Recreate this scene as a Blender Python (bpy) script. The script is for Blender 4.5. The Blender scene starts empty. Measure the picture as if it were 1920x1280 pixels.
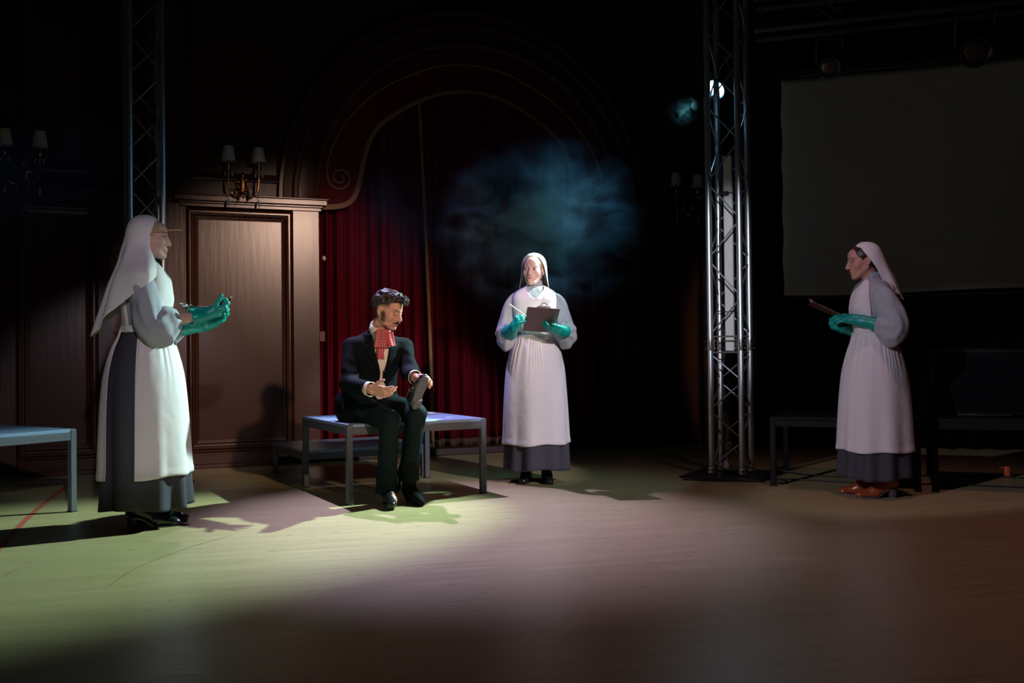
import bpy, math, random
import numpy as np
from math import radians as rad, sin, cos, pi
from mathutils import Matrix, Vector

scn = bpy.context.scene
col = scn.collection

# ------------------------------------------------------------------ camera
FPX = 1800.0                                  # focal length in pixels of the 1920 px wide frame
cam_d = bpy.data.cameras.new('camera'); cam = bpy.data.objects.new('camera', cam_d); col.objects.link(cam)
cam_d.sensor_width = 36.0; cam_d.lens = 36.0 * FPX / 1920.0
cam.location = (0, 0, 0.95)
cam.rotation_mode = 'QUATERNION'
cam.rotation_quaternion = (Matrix.Rotation(rad(90) + math.atan(22 / FPX), 4, 'X') @ Matrix.Rotation(rad(-0.6), 4, 'Z')).to_quaternion()
cam_d.clip_end = 60
scn.camera = cam

# ------------------------------------------------------------------ world, exposure
w = bpy.data.worlds.new('hall'); scn.world = w; w.use_nodes = True
w.node_tree.nodes['Background'].inputs[0].default_value = (0.55, 0.62, 1.0, 1)
w.node_tree.nodes['Background'].inputs[1].default_value = 0.003
scn.view_settings.view_transform = 'Standard'; scn.view_settings.look = 'None'
scn.view_settings.exposure = 0.0; scn.view_settings.gamma = 1.0; scn.view_settings.use_curve_mapping = False
cy = scn.cycles
cy.max_bounces = 5; cy.diffuse_bounces = 3; cy.glossy_bounces = 3; cy.transmission_bounces = 2
cy.volume_bounces = 0; cy.sample_clamp_indirect = 2.0; cy.caustics_reflective = False; cy.caustics_refractive = False
cy.volume_step_rate = 1.0; cy.volume_max_steps = 64; cy.use_denoising = True

# ------------------------------------------------------------------ stage lights
def spot(name, loc, aim, color, energy, cone, blend, radius=0.05):
    d = bpy.data.lights.new(name, 'SPOT'); d.color = color; d.energy = energy
    d.spot_size = rad(cone); d.spot_blend = blend; d.shadow_soft_size = radius
    o = bpy.data.objects.new(name, d); col.objects.link(o); o.location = loc
    o.rotation_euler = (Vector(aim) - Vector(loc)).to_track_quat('-Z', 'Y').to_euler()
    return o
LAMP = Vector((1.70, 7.60, 3.08))             # the stage lamp seen through the right truss
LAMP_AIM = Vector((-1.72, 5.20, 0.0))
ldir = (LAMP_AIM - LAMP).normalized()
spot('truss_lamp_light', LAMP + ldir * 0.17, LAMP_AIM, (0.67, 1.0, 0.92), 2000, 39.5, 0.75, 0.035)
spot('truss_lamp_spill', LAMP + ldir * 0.17, LAMP_AIM + Vector((1.3, 0.8, 1.0)), (0.35, 0.80, 1.0), 80, 105, 1.0, 0.035)
spot('overhead_lavender_light', (-1.55, 8.05, 5.0), (-.34, 5.62, 0), (0.60, 0.50, 1.0), 2150, 36, 0.95, 0.05)
spot('front_warm_light', (3.60, -1.35, 3.70), (-1.82, 8.3, 1.00), (1.0, 0.65, 0.49), 2000, 17.0, 0.55, 0.12)
spot('side_light_right', (-3.4, 0.6, 3.2), (2.30, 6.2, 0.72), (0.88, 0.78, 1.0), 720, 15.5, 0.35, 0.06)
spot('side_light_middle', (3.4, 2.3, 2.8), (0.20, 7.1, 0.82), (0.97, 0.88, 1.0), 900, 17, 0.4, 0.05)
spot('side_light_left', (0.1, 0.1, 2.4), (-2.12, 5.43, 0.98), (0.96, 0.82, 0.96), 290, 17, 0.5, 0.06)
tl = spot('truss_front_light', (0.35, 0.6, 2.6), (1.64, 7.3, 1.42), (0.88, 0.90, 1.0), 1000, 14.0, 0.5, 0.08); tl.scale = (0.34, 1, 1)     # oval beam
spot('overhead_rose_wash', (2.1, 4.9, 5.2), (2.1, 4.8, 0), (1.0, 0.47, 0.55), 105, 86, 1.0, 0.15)

# ------------------------------------------------------------------ helpers: tagging
def tag(o, label=None, cat=None, group=None, kind=None):
    if label: o['label'] = label
    if cat: o['category'] = cat
    if group: o['group'] = group
    if kind: o['kind'] = kind
    return o
def empty(name, loc=(0, 0, 0), rz=0.0, scale=1.0):
    o = bpy.data.objects.new(name, None); col.objects.link(o)
    o.location = loc; o.rotation_euler = (0, 0, rz); o.scale = (scale,) * 3; o.empty_display_size = 0.1
    return o
def copy_tree(o, parent=None):
    c = o.copy(); col.objects.link(c); c.parent = parent
    for ch in [x for x in bpy.data.objects if x.parent == o]:
        copy_tree(ch, c)
    return c

# ------------------------------------------------------------------ helpers: materials
def mat(name, color, rough=0.6, metal=0.0, spec=0.5, coat=0.0, sheen=0.0, bump=None, attr=None, noise=None, emis=None, weave=None):
    """bump=(scale,strength,distance,stretch) ; noise=(scale,amount,stretch) varies the colour of the thing itself"""
    m = bpy.data.materials.new(name); m.use_nodes = True
    nt = m.node_tree; N = nt.nodes; L = nt.links; b = N['Principled BSDF']
    b.inputs['Base Color'].default_value = (*color, 1); b.inputs['Roughness'].default_value = rough
    b.inputs['Metallic'].default_value = metal; b.inputs['Specular IOR Level'].default_value = spec
    b.inputs['Coat Weight'].default_value = coat; b.inputs['Sheen Weight'].default_value = sheen
    tc = N.new('ShaderNodeTexCoord')
    src = None
    if attr:
        a = N.new('ShaderNodeAttribute'); a.attribute_name = attr; src = a.outputs['Color']
        L.new(src, b.inputs['Base Color'])
    if noise:
        mp = N.new('ShaderNodeMapping'); mp.inputs['Scale'].default_value = noise[2]
        L.new(tc.outputs['Object'], mp.inputs[0])
        n = N.new('ShaderNodeTexNoise'); n.inputs['Scale'].default_value = noise[0]; n.inputs['Detail'].default_value = 5
        L.new(mp.outputs[0], n.inputs[0])
        r = N.new('ShaderNodeMapRange'); r.inputs[3].default_value = 1 - noise[1]; r.inputs[4].default_value = 1 + noise[1]
        L.new(n.outputs[0], r.inputs[0])
        mx = N.new('ShaderNodeMix'); mx.data_type = 'RGBA'; mx.blend_type = 'MULTIPLY'; mx.inputs[0].default_value = 1
        if src: L.new(src, mx.inputs[6])
        else: mx.inputs[6].default_value = (*color, 1)
        L.new(r.outputs[0], mx.inputs[7]); L.new(mx.outputs[2], b.inputs['Base Color'])
    if bump:
        mp = N.new('ShaderNodeMapping'); mp.inputs['Scale'].default_value = bump[3] if len(bump) > 3 else (1, 1, 1)
        L.new(tc.outputs['Object'], mp.inputs[0])
        n = N.new('ShaderNodeTexNoise'); n.inputs['Scale'].default_value = bump[0]; n.inputs['Detail'].default_value = 1.2 if bump[2] >= .012 else 4
        L.new(mp.outputs[0], n.inputs[0])
        bp = N.new('ShaderNodeBump'); bp.inputs['Strength'].default_value = bump[1]; bp.inputs['Distance'].default_value = bump[2]
        L.new(n.outputs[0], bp.inputs['Height']); L.new(bp.outputs[0], b.inputs['Normal'])
    if emis:
        b.inputs['Emission Color'].default_value = (*emis[:3], 1); b.inputs['Emission Strength'].default_value = emis[3]
    return m

def floor_material():
    m = bpy.data.materials.new('strip wood floor'); m.use_nodes = True
    nt = m.node_tree; N = nt.nodes; L = nt.links; b = N['Principled BSDF']
    tc = N.new('ShaderNodeTexCoord'); mp = N.new('ShaderNodeMapping'); mp.inputs['Rotation'].default_value = (0, 0, rad(-14))
    L.new(tc.outputs['Object'], mp.inputs[0])
    br = N.new('ShaderNodeTexBrick'); br.inputs['Scale'].default_value = 1.0
    br.inputs['Brick Width'].default_value = 0.55; br.inputs['Row Height'].default_value = 0.058
    br.inputs['Mortar Size'].default_value = 0.0012; br.inputs['Mortar Smooth'].default_value = 0.3; br.offset = 0.37; br.offset_frequency = 3
    br.inputs['Color1'].default_value = (0.415, 0.345, 0.165, 1); br.inputs['Color2'].default_value = (0.45, 0.375, 0.182, 1)
    br.inputs['Mortar'].default_value = (0.34, 0.27, 0.13, 1)
    L.new(mp.outputs[0], br.inputs[0])
    m2 = N.new('ShaderNodeMapping'); m2.inputs['Scale'].default_value = (1.2, 26, 1)
    L.new(mp.outputs[0], m2.inputs[0])
    n = N.new('ShaderNodeTexNoise'); n.inputs['Scale'].default_value = 1.6; n.inputs['Detail'].default_value = 6; n.inputs['Roughness'].default_value = 0.65
    L.new(m2.outputs[0], n.inputs[0])
    r = N.new('ShaderNodeMapRange'); r.inputs[1].default_value = 0.3; r.inputs[2].default_value = 0.7; r.inputs[3].default_value = 0.86; r.inputs[4].default_value = 1.10
    L.new(n.outputs[0], r.inputs[0])
    mx = N.new('ShaderNodeMix'); mx.data_type = 'RGBA'; mx.blend_type = 'MULTIPLY'; mx.inputs[0].default_value = 1
    L.new(br.outputs[0], mx.inputs[6]); L.new(r.outputs[0], mx.inputs[7])
    n3 = N.new('ShaderNodeTexNoise'); n3.inputs['Scale'].default_value = 14; n3.inputs['Detail'].default_value = 3
    L.new(tc.outputs['Object'], n3.inputs[0])
    r3 = N.new('ShaderNodeMapRange'); r3.inputs[1].default_value = 0.30; r3.inputs[2].default_value = 0.36; r3.inputs[3].default_value = 0.80; r3.inputs[4].default_value = 1.0
    L.new(n3.outputs[0], r3.inputs[0])
    mx2 = N.new('ShaderNodeMix'); mx2.data_type = 'RGBA'; mx2.blend_type = 'MULTIPLY'; mx2.inputs[0].default_value = 1
    L.new(mx.outputs[2], mx2.inputs[6]); L.new(r3.outputs[0], mx2.inputs[7])
    L.new(mx2.outputs[2], b.inputs['Base Color'])
    rr = N.new('ShaderNodeMapRange'); rr.inputs[3].default_value = 0.30; rr.inputs[4].default_value = 0.50
    L.new(n.outputs[0], rr.inputs[0]); L.new(rr.outputs[0], b.inputs['Roughness'])
    b.inputs['Specular IOR Level'].default_value = 0.32
    bp = N.new('ShaderNodeBump'); bp.inputs['Strength'].default_value = 0.25; bp.inputs['Distance'].default_value = 0.002
    L.new(n.outputs[0], bp.inputs['Height']); L.new(bp.outputs[0], b.inputs['Normal'])
    return m

M = {}
M['floor'] = floor_material()
wood_b = (3.0, 0.15, 0.008, (9, 9, 1.1))
M['wood'] = mat('varnished brown wood', (0.045, 0.016, 0.009), 0.36, spec=0.35, bump=wood_b, noise=(4, 0.20, (8, 8, 0.8)))
M['wood_panel'] = mat('varnished panel wood', (0.046, 0.015, 0.007), 0.25, spec=0.36, bump=(2.4, 0.10, 0.006, (7, 7, 0.8)), noise=(3, 0.16, (9, 9, 0.6)))
M['wood_dark'] = mat('dark stained wood', (0.030, 0.014, 0.010), 0.42, spec=0.4, bump=wood_b, noise=(4, 0.25, (8, 8, 0.8)))
M['gold_dark'] = mat('dull gold fringe', (0.09, 0.045, 0.025), 0.8, bump=(120, 0.6, 0.004))
M['velvet'] = mat('red velvet', (0.100, 0.004, 0.012), 0.95, spec=0.03, noise=(30, 0.15, (1, 1, 0.2)))
M['pelmet'] = mat('dark red pelmet felt', (0.085, 0.008, 0.012), 0.9, spec=0.1)
M['gold'] = mat('old gold braid', (0.20, 0.11, 0.05), 0.65, bump=(120, 0.6, 0.004))
M['black_cloth'] = mat('black masking cloth', (0.0055, 0.0055, 0.007), 0.95, spec=0.05)
M['black_metal'] = mat('black painted metal', (0.022, 0.023, 0.027), 0.42, spec=0.4)
M['bench_frame'] = mat('anthracite powder coated steel', (0.092, 0.102, 0.122), 0.45, spec=0.45)
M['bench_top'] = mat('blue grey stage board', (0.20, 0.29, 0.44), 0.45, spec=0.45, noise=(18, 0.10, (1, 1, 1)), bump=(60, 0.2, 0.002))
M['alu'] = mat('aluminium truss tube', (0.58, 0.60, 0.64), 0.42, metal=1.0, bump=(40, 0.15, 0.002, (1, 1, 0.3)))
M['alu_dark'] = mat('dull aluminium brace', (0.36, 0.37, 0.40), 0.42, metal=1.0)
M['alu_shaded'] = mat('shaded truss tube', (0.035, 0.033, 0.035), 0.55, spec=0.3)  # near-black copy of the truss aluminium, the beam's shade put into its colour
M['chrome'] = mat('chrome', (0.75, 0.72, 0.70), 0.18, metal=1.0)
M['brass'] = mat('aged brass', (0.26, 0.14, 0.04), 0.34, metal=1.0, bump=(50, 0.4, 0.003))
M['shade'] = mat('cream fabric shade', (0.38, 0.37, 0.33), 0.9, spec=0.1, noise=(60, 0.1, (1, 1, 1)))
M['crystal'] = mat('smoky crystal', (0.20, 0.22, 0.26), 0.08, spec=0.8)
M['screen'] = mat('grey projection cloth', (0.40, 0.40, 0.385), 0.95, spec=0.05, noise=(8, 0.12, (1, 1, 1)))
M['bench_shaded'] = mat('shaded stage board', (0.006, 0.006, 0.007), 0.55, spec=0.18)  # near-black colour stands in for missing light on right benches and cabinet
M['lens'] = mat('lit lamp lens', (0.9, 0.95, 1), 0.3, emis=(0.55, 0.82, 1.0, 9.0))
M['lens_rim'] = mat('lit lamp reflector rim', (0.4, 0.6, 0.8), 0.2, emis=(0.25, 0.5, 0.85, 1.1))
M['white_plastic'] = mat('white plastic', (0.62, 0.62, 0.60), 0.5)
M['red_tape'] = mat('faded red floor tape', (0.50, 0.10, 0.07), 0.6)
M['pale_tape'] = mat('pale floor strip', (0.52, 0.36, 0.25), 0.6)
M['scuff'] = mat('dark scuff', (0.22, 0.17, 0.09), 0.6)
M['orange'] = mat('orange plug', (0.65, 0.12, 0.03), 0.5)
M['rubber'] = mat('black rubber cable', (0.010, 0.010, 0.011), 0.55)
# costume
cw = (260, 0.10, 0.001)
M['skin'] = mat('skin', (0.6, 0.35, 0.27), 0.48, spec=0.4, attr='tint')
M['apron'] = mat('white cotton apron', (0.70, 0.665, 0.67), 0.85, spec=0.15, bump=(14, 0.30, 0.012), noise=(5, 0.04, (1, 1, 1)))
M['veil'] = mat('white cotton veil', (0.74, 0.73, 0.725), 0.85, spec=0.15, bump=(9, 0.22, 0.012))
M['blouse'] = mat('pale grey blouse cloth', (0.345, 0.365, 0.40), 0.85, spec=0.15, bump=(13, 0.9, 0.022, (1, 1, 0.45)))
M['skirt'] = mat('charcoal wool skirt', (0.060, 0.058, 0.072), 0.8, spec=0.2, bump=(60, 0.2, 0.004))
M['glove'] = mat('teal rubber glove', (0.0, 0.30, 0.245), 0.36, spec=0.5, bump=(55, 0.5, 0.004))
M['black_leather'] = mat('black leather', (0.012, 0.013, 0.016), 0.22, spec=0.7, bump=(70, 0.2, 0.002))
M['brown_leather'] = mat('russet brown leather', (0.30, 0.065, 0.022), 0.25, spec=0.6, bump=(60, 0.3, 0.003))
M['heel_grey'] = mat('dark stacked heel', (0.07, 0.065, 0.07), 0.5)
M['blond'] = mat('blond hair', (0.40, 0.27, 0.16), 0.45, bump=(60, 0.7, 0.006, (1, 0.25, 1)))
M['brunette'] = mat('dark brown hair', (0.028, 0.014, 0.010), 0.42, bump=(60, 0.7, 0.006, (1, 0.25, 1)))
M['manhair'] = mat('dark hair with grey sheen', (0.030, 0.025, 0.024), 0.52, spec=0.45, bump=(55, 0.8, 0.012, (1, 0.4, 1)))
M['stubble'] = mat('black brown whiskers', (0.020, 0.014, 0.012), 0.6, bump=(200, 0.8, 0.004))
M['suit'] = mat('black navy suit wool', (0.0032, 0.0055, 0.0065), 0.8, spec=0.07, bump=(14, 0.35, 0.014))
M['trouser'] = mat('dark green black trouser wool', (0.005, 0.013, 0.015), 0.72, spec=0.14, bump=(12, 0.35, 0.014))
M['shirt'] = mat('ivory shirt cotton', (0.66, 0.62, 0.54), 0.8, spec=0.15, bump=(40, 0.3, 0.006))
M['sock'] = mat('black sock', (0.010, 0.011, 0.013), 0.9, spec=0.1)
M['sole'] = mat('worn grey shoe sole', (0.13, 0.13, 0.155), 0.75, noise=(16, 0.35, (1, 1, 1)))
M['board'] = mat('dark brown hardboard', (0.105, 0.055, 0.052), 0.5, noise=(12, 0.15, (1, 1, 1)))
M['board_red'] = mat('dark red brown hardboard', (0.10, 0.030, 0.022), 0.5)
M['paper'] = mat('white paper', (0.72, 0.72, 0.66), 0.8)
M['pencil'] = mat('light wood pencil', (0.60, 0.36, 0.20), 0.5)
M['eye_white'] = mat('eye white', (0.65, 0.62, 0.60), 0.25, spec=0.6)
M['iris'] = mat('dark iris', (0.02, 0.018, 0.02), 0.2, spec=0.7)
M['lash'] = mat('dark eyelid line', (0.025, 0.015, 0.015), 0.6)
M['pearl'] = mat('pearl earring', (0.75, 0.70, 0.62), 0.2, spec=0.8)

def polka():
    m = mat('red polka dot silk', (0.5, 0.02, 0.03), 0.4, spec=0.5)
    nt = m.node_tree; N = nt.nodes; L = nt.links; b = N['Principled BSDF']
    tc = N.new('ShaderNodeTexCoord'); v = N.new('ShaderNodeVectorMath'); v.operation = 'SCALE'; v.inputs[3].default_value = 1 / 0.0105
    L.new(tc.outputs['UV'], v.inputs[0])
    fr = N.new('ShaderNodeVectorMath'); fr.operation = 'FRACTION'; L.new(v.outputs[0], fr.inputs[0])
    sb = N.new('ShaderNodeVectorMath'); sb.operation = 'DISTANCE'; sb.inputs[1].default_value = (0.5, 0.5, 0)
    sp = N.new('ShaderNodeSeparateXYZ'); cb = N.new('ShaderNodeCombineXYZ')
    L.new(fr.outputs[0], sp.inputs[0]); L.new(sp.outputs[0], cb.inputs[0]); L.new(sp.outputs[1], cb.inputs[1]); L.new(cb.outputs[0], sb.inputs[0])
    lt = N.new('ShaderNodeMath'); lt.operation = 'LESS_THAN'; lt.inputs[1].default_value = 0.24; L.new(sb.outputs['Value'], lt.inputs[0])
    mx = N.new('ShaderNodeMix'); mx.data_type = 'RGBA'; mx.inputs[6].default_value = (0.42, 0.012, 0.022, 1); mx.inputs[7].default_value = (0.75, 0.62, 0.58, 1)
    L.new(lt.outputs[0], mx.inputs[0]); L.new(mx.outputs[2], b.inputs['Base Color'])
    return m
M['polka'] = polka()

# ------------------------------------------------------------------ helpers: meshes
def mk(name, V, F, m, parent=None, smooth=True, tint=None, uv=None, solid=0.0, mats=None, fm=None):
    me = bpy.data.meshes.new(name)
    V = np.asarray(V, dtype=np.float64)
    if isinstance(F, np.ndarray):
        nf = len(F)
        me.vertices.add(len(V)); me.vertices.foreach_set('co', V.astype(np.float32).ravel())
        me.loops.add(nf * 4); me.loops.foreach_set('vertex_index', F.astype(np.int32).ravel())
        me.polygons.add(nf); me.polygons.foreach_set('loop_start', (np.arange(nf) * 4).astype(np.int32))
        me.update(calc_edges=True); me.validate()
    else:
        me.from_pydata([tuple(v) for v in V], [], [tuple(int(i) for i in f) for f in F])
    if uv is not None:
        ul = me.uv_layers.new(name='uv'); li = np.zeros(len(me.loops), np.int32); me.loops.foreach_get('vertex_index', li)
        ul.data.foreach_set('uv', np.asarray(uv, np.float32)[li].ravel())
    if tint is not None:
        a = me.color_attributes.new('tint', 'FLOAT_COLOR', 'POINT')
        c = np.ones((len(me.vertices), 4), np.float32); c[:, :3] = tint[:len(me.vertices)]
        a.data.foreach_set('color', c.ravel())
    for mm in (mats or [m]): me.materials.append(mm)
    if fm is not None: me.polygons.foreach_set('material_index', np.asarray(fm, np.int32))
    if smooth is True: me.polygons.foreach_set('use_smooth', np.ones(len(me.polygons), bool))
    me.update()
    if smooth == 'auto':
        me.polygons.foreach_set('use_smooth', np.ones(len(me.polygons), bool))
        me.set_sharp_from_angle(angle=rad(38))
    o = bpy.data.objects.new(name, me); col.objects.link(o)
    if parent: o.parent = parent
    if solid:
        s = o.modifiers.new('cloth', 'SOLIDIFY'); s.thickness = solid; s.offset = 0
    return o

class MB:
    """collects shapes, then links them as one mesh object"""
    def __init__(s): s.V = []; s.F = []; s.n = 0; s.uv = []
    def add(s, V, F):
        s.V += [tuple(map(float, v)) for v in V]; s.F += [tuple(i + s.n for i in f) for f in F]; s.n = len(s.V); return s
    def box(s, c, d, R=None, bev=0.0):
        hx, hy, hz = d[0] / 2, d[1] / 2, d[2] / 2
        b = min(bev, hx * 0.9, hy * 0.9, hz * 0.9)
        if b <= 0:
            P = [(x, y, z) for x in (-hx, hx) for y in (-hy, hy) for z in (-hz, hz)]
            F = [(0, 1, 3, 2), (4, 6, 7, 5), (0, 4, 5, 1), (2, 3, 7, 6), (0, 2, 6, 4), (1, 5, 7, 3)]
        else:
            P = []; idx = {}
            for sx in (-1, 1):
                for sy in (-1, 1):
                    for sz in (-1, 1):
                        for a in range(3):
                            q = [sx * (hx - b), sy * (hy - b), sz * (hz - b)]
                            q[a] = (sx * hx, sy * hy, sz * hz)[a]
                            idx[(sx, sy, sz, a)] = len(P); P.append(tuple(q))
            F = []
            for a in range(3):
                u, v = [(1, 2), (2, 0), (0, 1)][a]
                for sg in (-1, 1):
                    ks = []
                    for su, sv in ((-1, -1), (1, -1), (1, 1), (-1, 1)):
                        t = [0, 0, 0]; t[a] = sg; t[u] = su; t[v] = sv; ks.append(idx[(*t, a)])
                    F.append(tuple(ks if sg > 0 else ks[::-1]))
            for a in range(3):
                u, v = [(1, 2), (2, 0), (0, 1)][a]
                for su in (-1, 1):
                    for sv in (-1, 1):
                        t0 = [0, 0, 0]; t0[a] = -1; t0[u] = su; t0[v] = sv; t1 = list(t0); t1[a] = 1
                        q = [idx[(*t0, u)], idx[(*t1, u)], idx[(*t1, v)], idx[(*t0, v)]]
                        F.append(tuple(q[::-1] if su * sv > 0 else q))
            for sx in (-1, 1):
                for sy in (-1, 1):
                    for sz in (-1, 1):
                        q = [idx[(sx, sy, sz, a)] for a in range(3)]
                        F.append(tuple(q if sx * sy * sz > 0 else q[::-1]))
        P = np.array(P, float)
        if R is not None: P = P @ np.array(R, float)[:3, :3].T
        return s.add(P + np.array(c, float), F)
    def tube(s, path, r, n=10, closed=False, cap=True):
        V, F = tube_vf(path, r, n, closed, cap); return s.add(V, F)
    def lathe(s, prof, c=(0, 0, 0), n=24, R=None):
        P = []; F = []
        for (r, z) in prof:
            for k in range(n): P.append((r * cos(2 * pi * k / n), r * sin(2 * pi * k / n), z))
        for i in range(len(prof) - 1):
            for k in range(n):
                a = i * n + k; b = i * n + (k + 1) % n; F.append((a, b, b + n, a + n))
        P = np.array(P)
        if R is not None: P = P @ np.array(R, float)[:3, :3].T
        return s.add(P + np.array(c, float), F)
    def sphere(s, c, r, n=12, R=None):
        r = (r, r, r) if not hasattr(r, '__len__') else r
        P = [(0, 0, -r[2])]; F = []
        m = n // 2
        for i in range(1, m):
            a = -pi / 2 + pi * i / m
            for k in range(n): P.append((r[0] * cos(a) * cos(2 * pi * k / n), r[1] * cos(a) * sin(2 * pi * k / n), r[2] * sin(a)))
        P.append((0, 0, r[2])); top = len(P) - 1
        for k in range(n):
            F.append((0, 1 + (k + 1) % n, 1 + k)); F.append((top, top - n + k, top - n + (k + 1) % n))
        for i in range(m - 2):
            for k in range(n):
                a = 1 + i * n + k; b = 1 + i * n + (k + 1) % n; F.append((a, b, b + n, a + n))
        P = np.array(P)
        if R is not None: P = P @ np.array(R, float)[:3, :3].T
        return s.add(P + np.array(c, float), F)
    def build(s, name, m, parent=None, smooth='auto', **k):
        return mk(name, s.V, s.F, m, parent, smooth, **k)

def tube_vf(path, r, n=10, closed=False, cap=True):
    P = [Vector(p) for p in path]; m = len(P)
    rr = [r] * m if not hasattr(r, '__len__') else list(r)
    V = []; F = []; prev = None
    for i in range(m):
        if closed: t = (P[(i + 1) % m] - P[i - 1])
        else: t = P[min(i + 1, m - 1)] - P[max(i - 1, 0)]
        t.normalize()
        if prev is None:
            a = Vector((0, 0, 1)) if abs(t.z) < 0.9 else Vector((1, 0, 0)); u = t.cross(a).normalized()
        else: u = (prev - t * prev.dot(t)).normalized()
        v = t.cross(u); prev = u
        for k in range(n):
            a = 2 * pi * k / n; V.append(P[i] + (u * cos(a) + v * sin(a)) * rr[i])
    for i in range(m if closed else m - 1):
        for k in range(n):
            a = i * n + k; b = i * n + (k + 1) % n; j = ((i + 1) % m) * n
            F.append((a, b, j + (k + 1) % n, j + k))
    if cap and not closed:
        F.append(tuple(range(n))[::-1]); F.append(tuple(range((m - 1) * n, m * n)))
    return V, F

def grid_faces(nu, nv, wrap=False):
    i, j = np.meshgrid(np.arange(nu - (0 if wrap else 1)), np.arange(nv - 1), indexing='ij')
    i2 = (i + 1) % nu
    return np.stack([i * nv + j, i2 * nv + j, i2 * nv + j + 1, i * nv + j + 1], -1).reshape(-1, 4)
def sheet(name, P, m, parent=None, wrap=False, solid=0.0, **k):
    nu, nv = P.shape[:2]
    return mk(name, P.reshape(-1, 3), grid_faces(nu, nv, wrap), m, parent, True, solid=solid, **k)
def catmull(pts, n):
    P = [np.array(p, float) for p in pts]; P = [2 * P[0] - P[1]] + P + [2 * P[-1] - P[-2]]
    out = []; segs = len(P) - 3
    for q in range(n):
        s = q / (n - 1) * segs; i = min(int(s), segs - 1); t = s - i
        a, b, c, d = P[i:i + 4]
        out.append(0.5 * ((2 * b) + (-a + c) * t + (2 * a - 5 * b + 4 * c - d) * t * t + (-a + 3 * b - 3 * c + d) * t ** 3))
    return np.array(out)
def interp(x, xs, ys): return np.interp(x, xs, ys)
def wob(P, seed, scale, n=7):
    """smooth pseudo noise in -1..1 at points P (...,3)"""
    rs = np.random.RandomState(seed); out = np.zeros(P.shape[:-1])
    for _ in range(n):
        d = rs.normal(size=3); d /= np.linalg.norm(d); f = scale * rs.uniform(0.6, 1.7)
        out += np.sin(P @ d * f + rs.uniform(0, 6.28))
    return out / n * 1.6
def sinterp(x, xs, ys):
    xs = np.array(xs, float); ys = np.array(ys, float); d = np.diff(ys) / np.diff(xs); t = np.concatenate([[d[0]], np.where(d[1:] * d[:-1] > 0, 2 * d[1:] * d[:-1] / np.where(np.abs(d[1:] + d[:-1]) < 1e-9, 1, d[1:] + d[:-1]), 0), [d[-1]]])
    x = np.clip(x, xs[0], xs[-1]); i = np.clip(np.searchsorted(xs, x, side='right') - 1, 0, len(xs) - 2); h = xs[i + 1] - xs[i]; s = (x - xs[i]) / h
    return ys[i] * (2 * s ** 3 - 3 * s ** 2 + 1) + t[i] * h * (s ** 3 - 2 * s ** 2 + s) + ys[i + 1] * (3 * s ** 2 - 2 * s ** 3) + t[i + 1] * h * (s ** 3 - s ** 2)
def rotz(a): c, s = cos(a), sin(a); return np.array([[c, -s, 0], [s, c, 0], [0, 0, 1.0]])
def rotx(a): c, s = cos(a), sin(a); return np.array([[1.0, 0, 0], [0, c, -s], [0, s, c]])
def roty(a): c, s = cos(a), sin(a); return np.array([[c, 0, s], [0, 1.0, 0], [-s, 0, c]])
def nrm(v): v = np.array(v, float); return v / np.linalg.norm(v)

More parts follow.
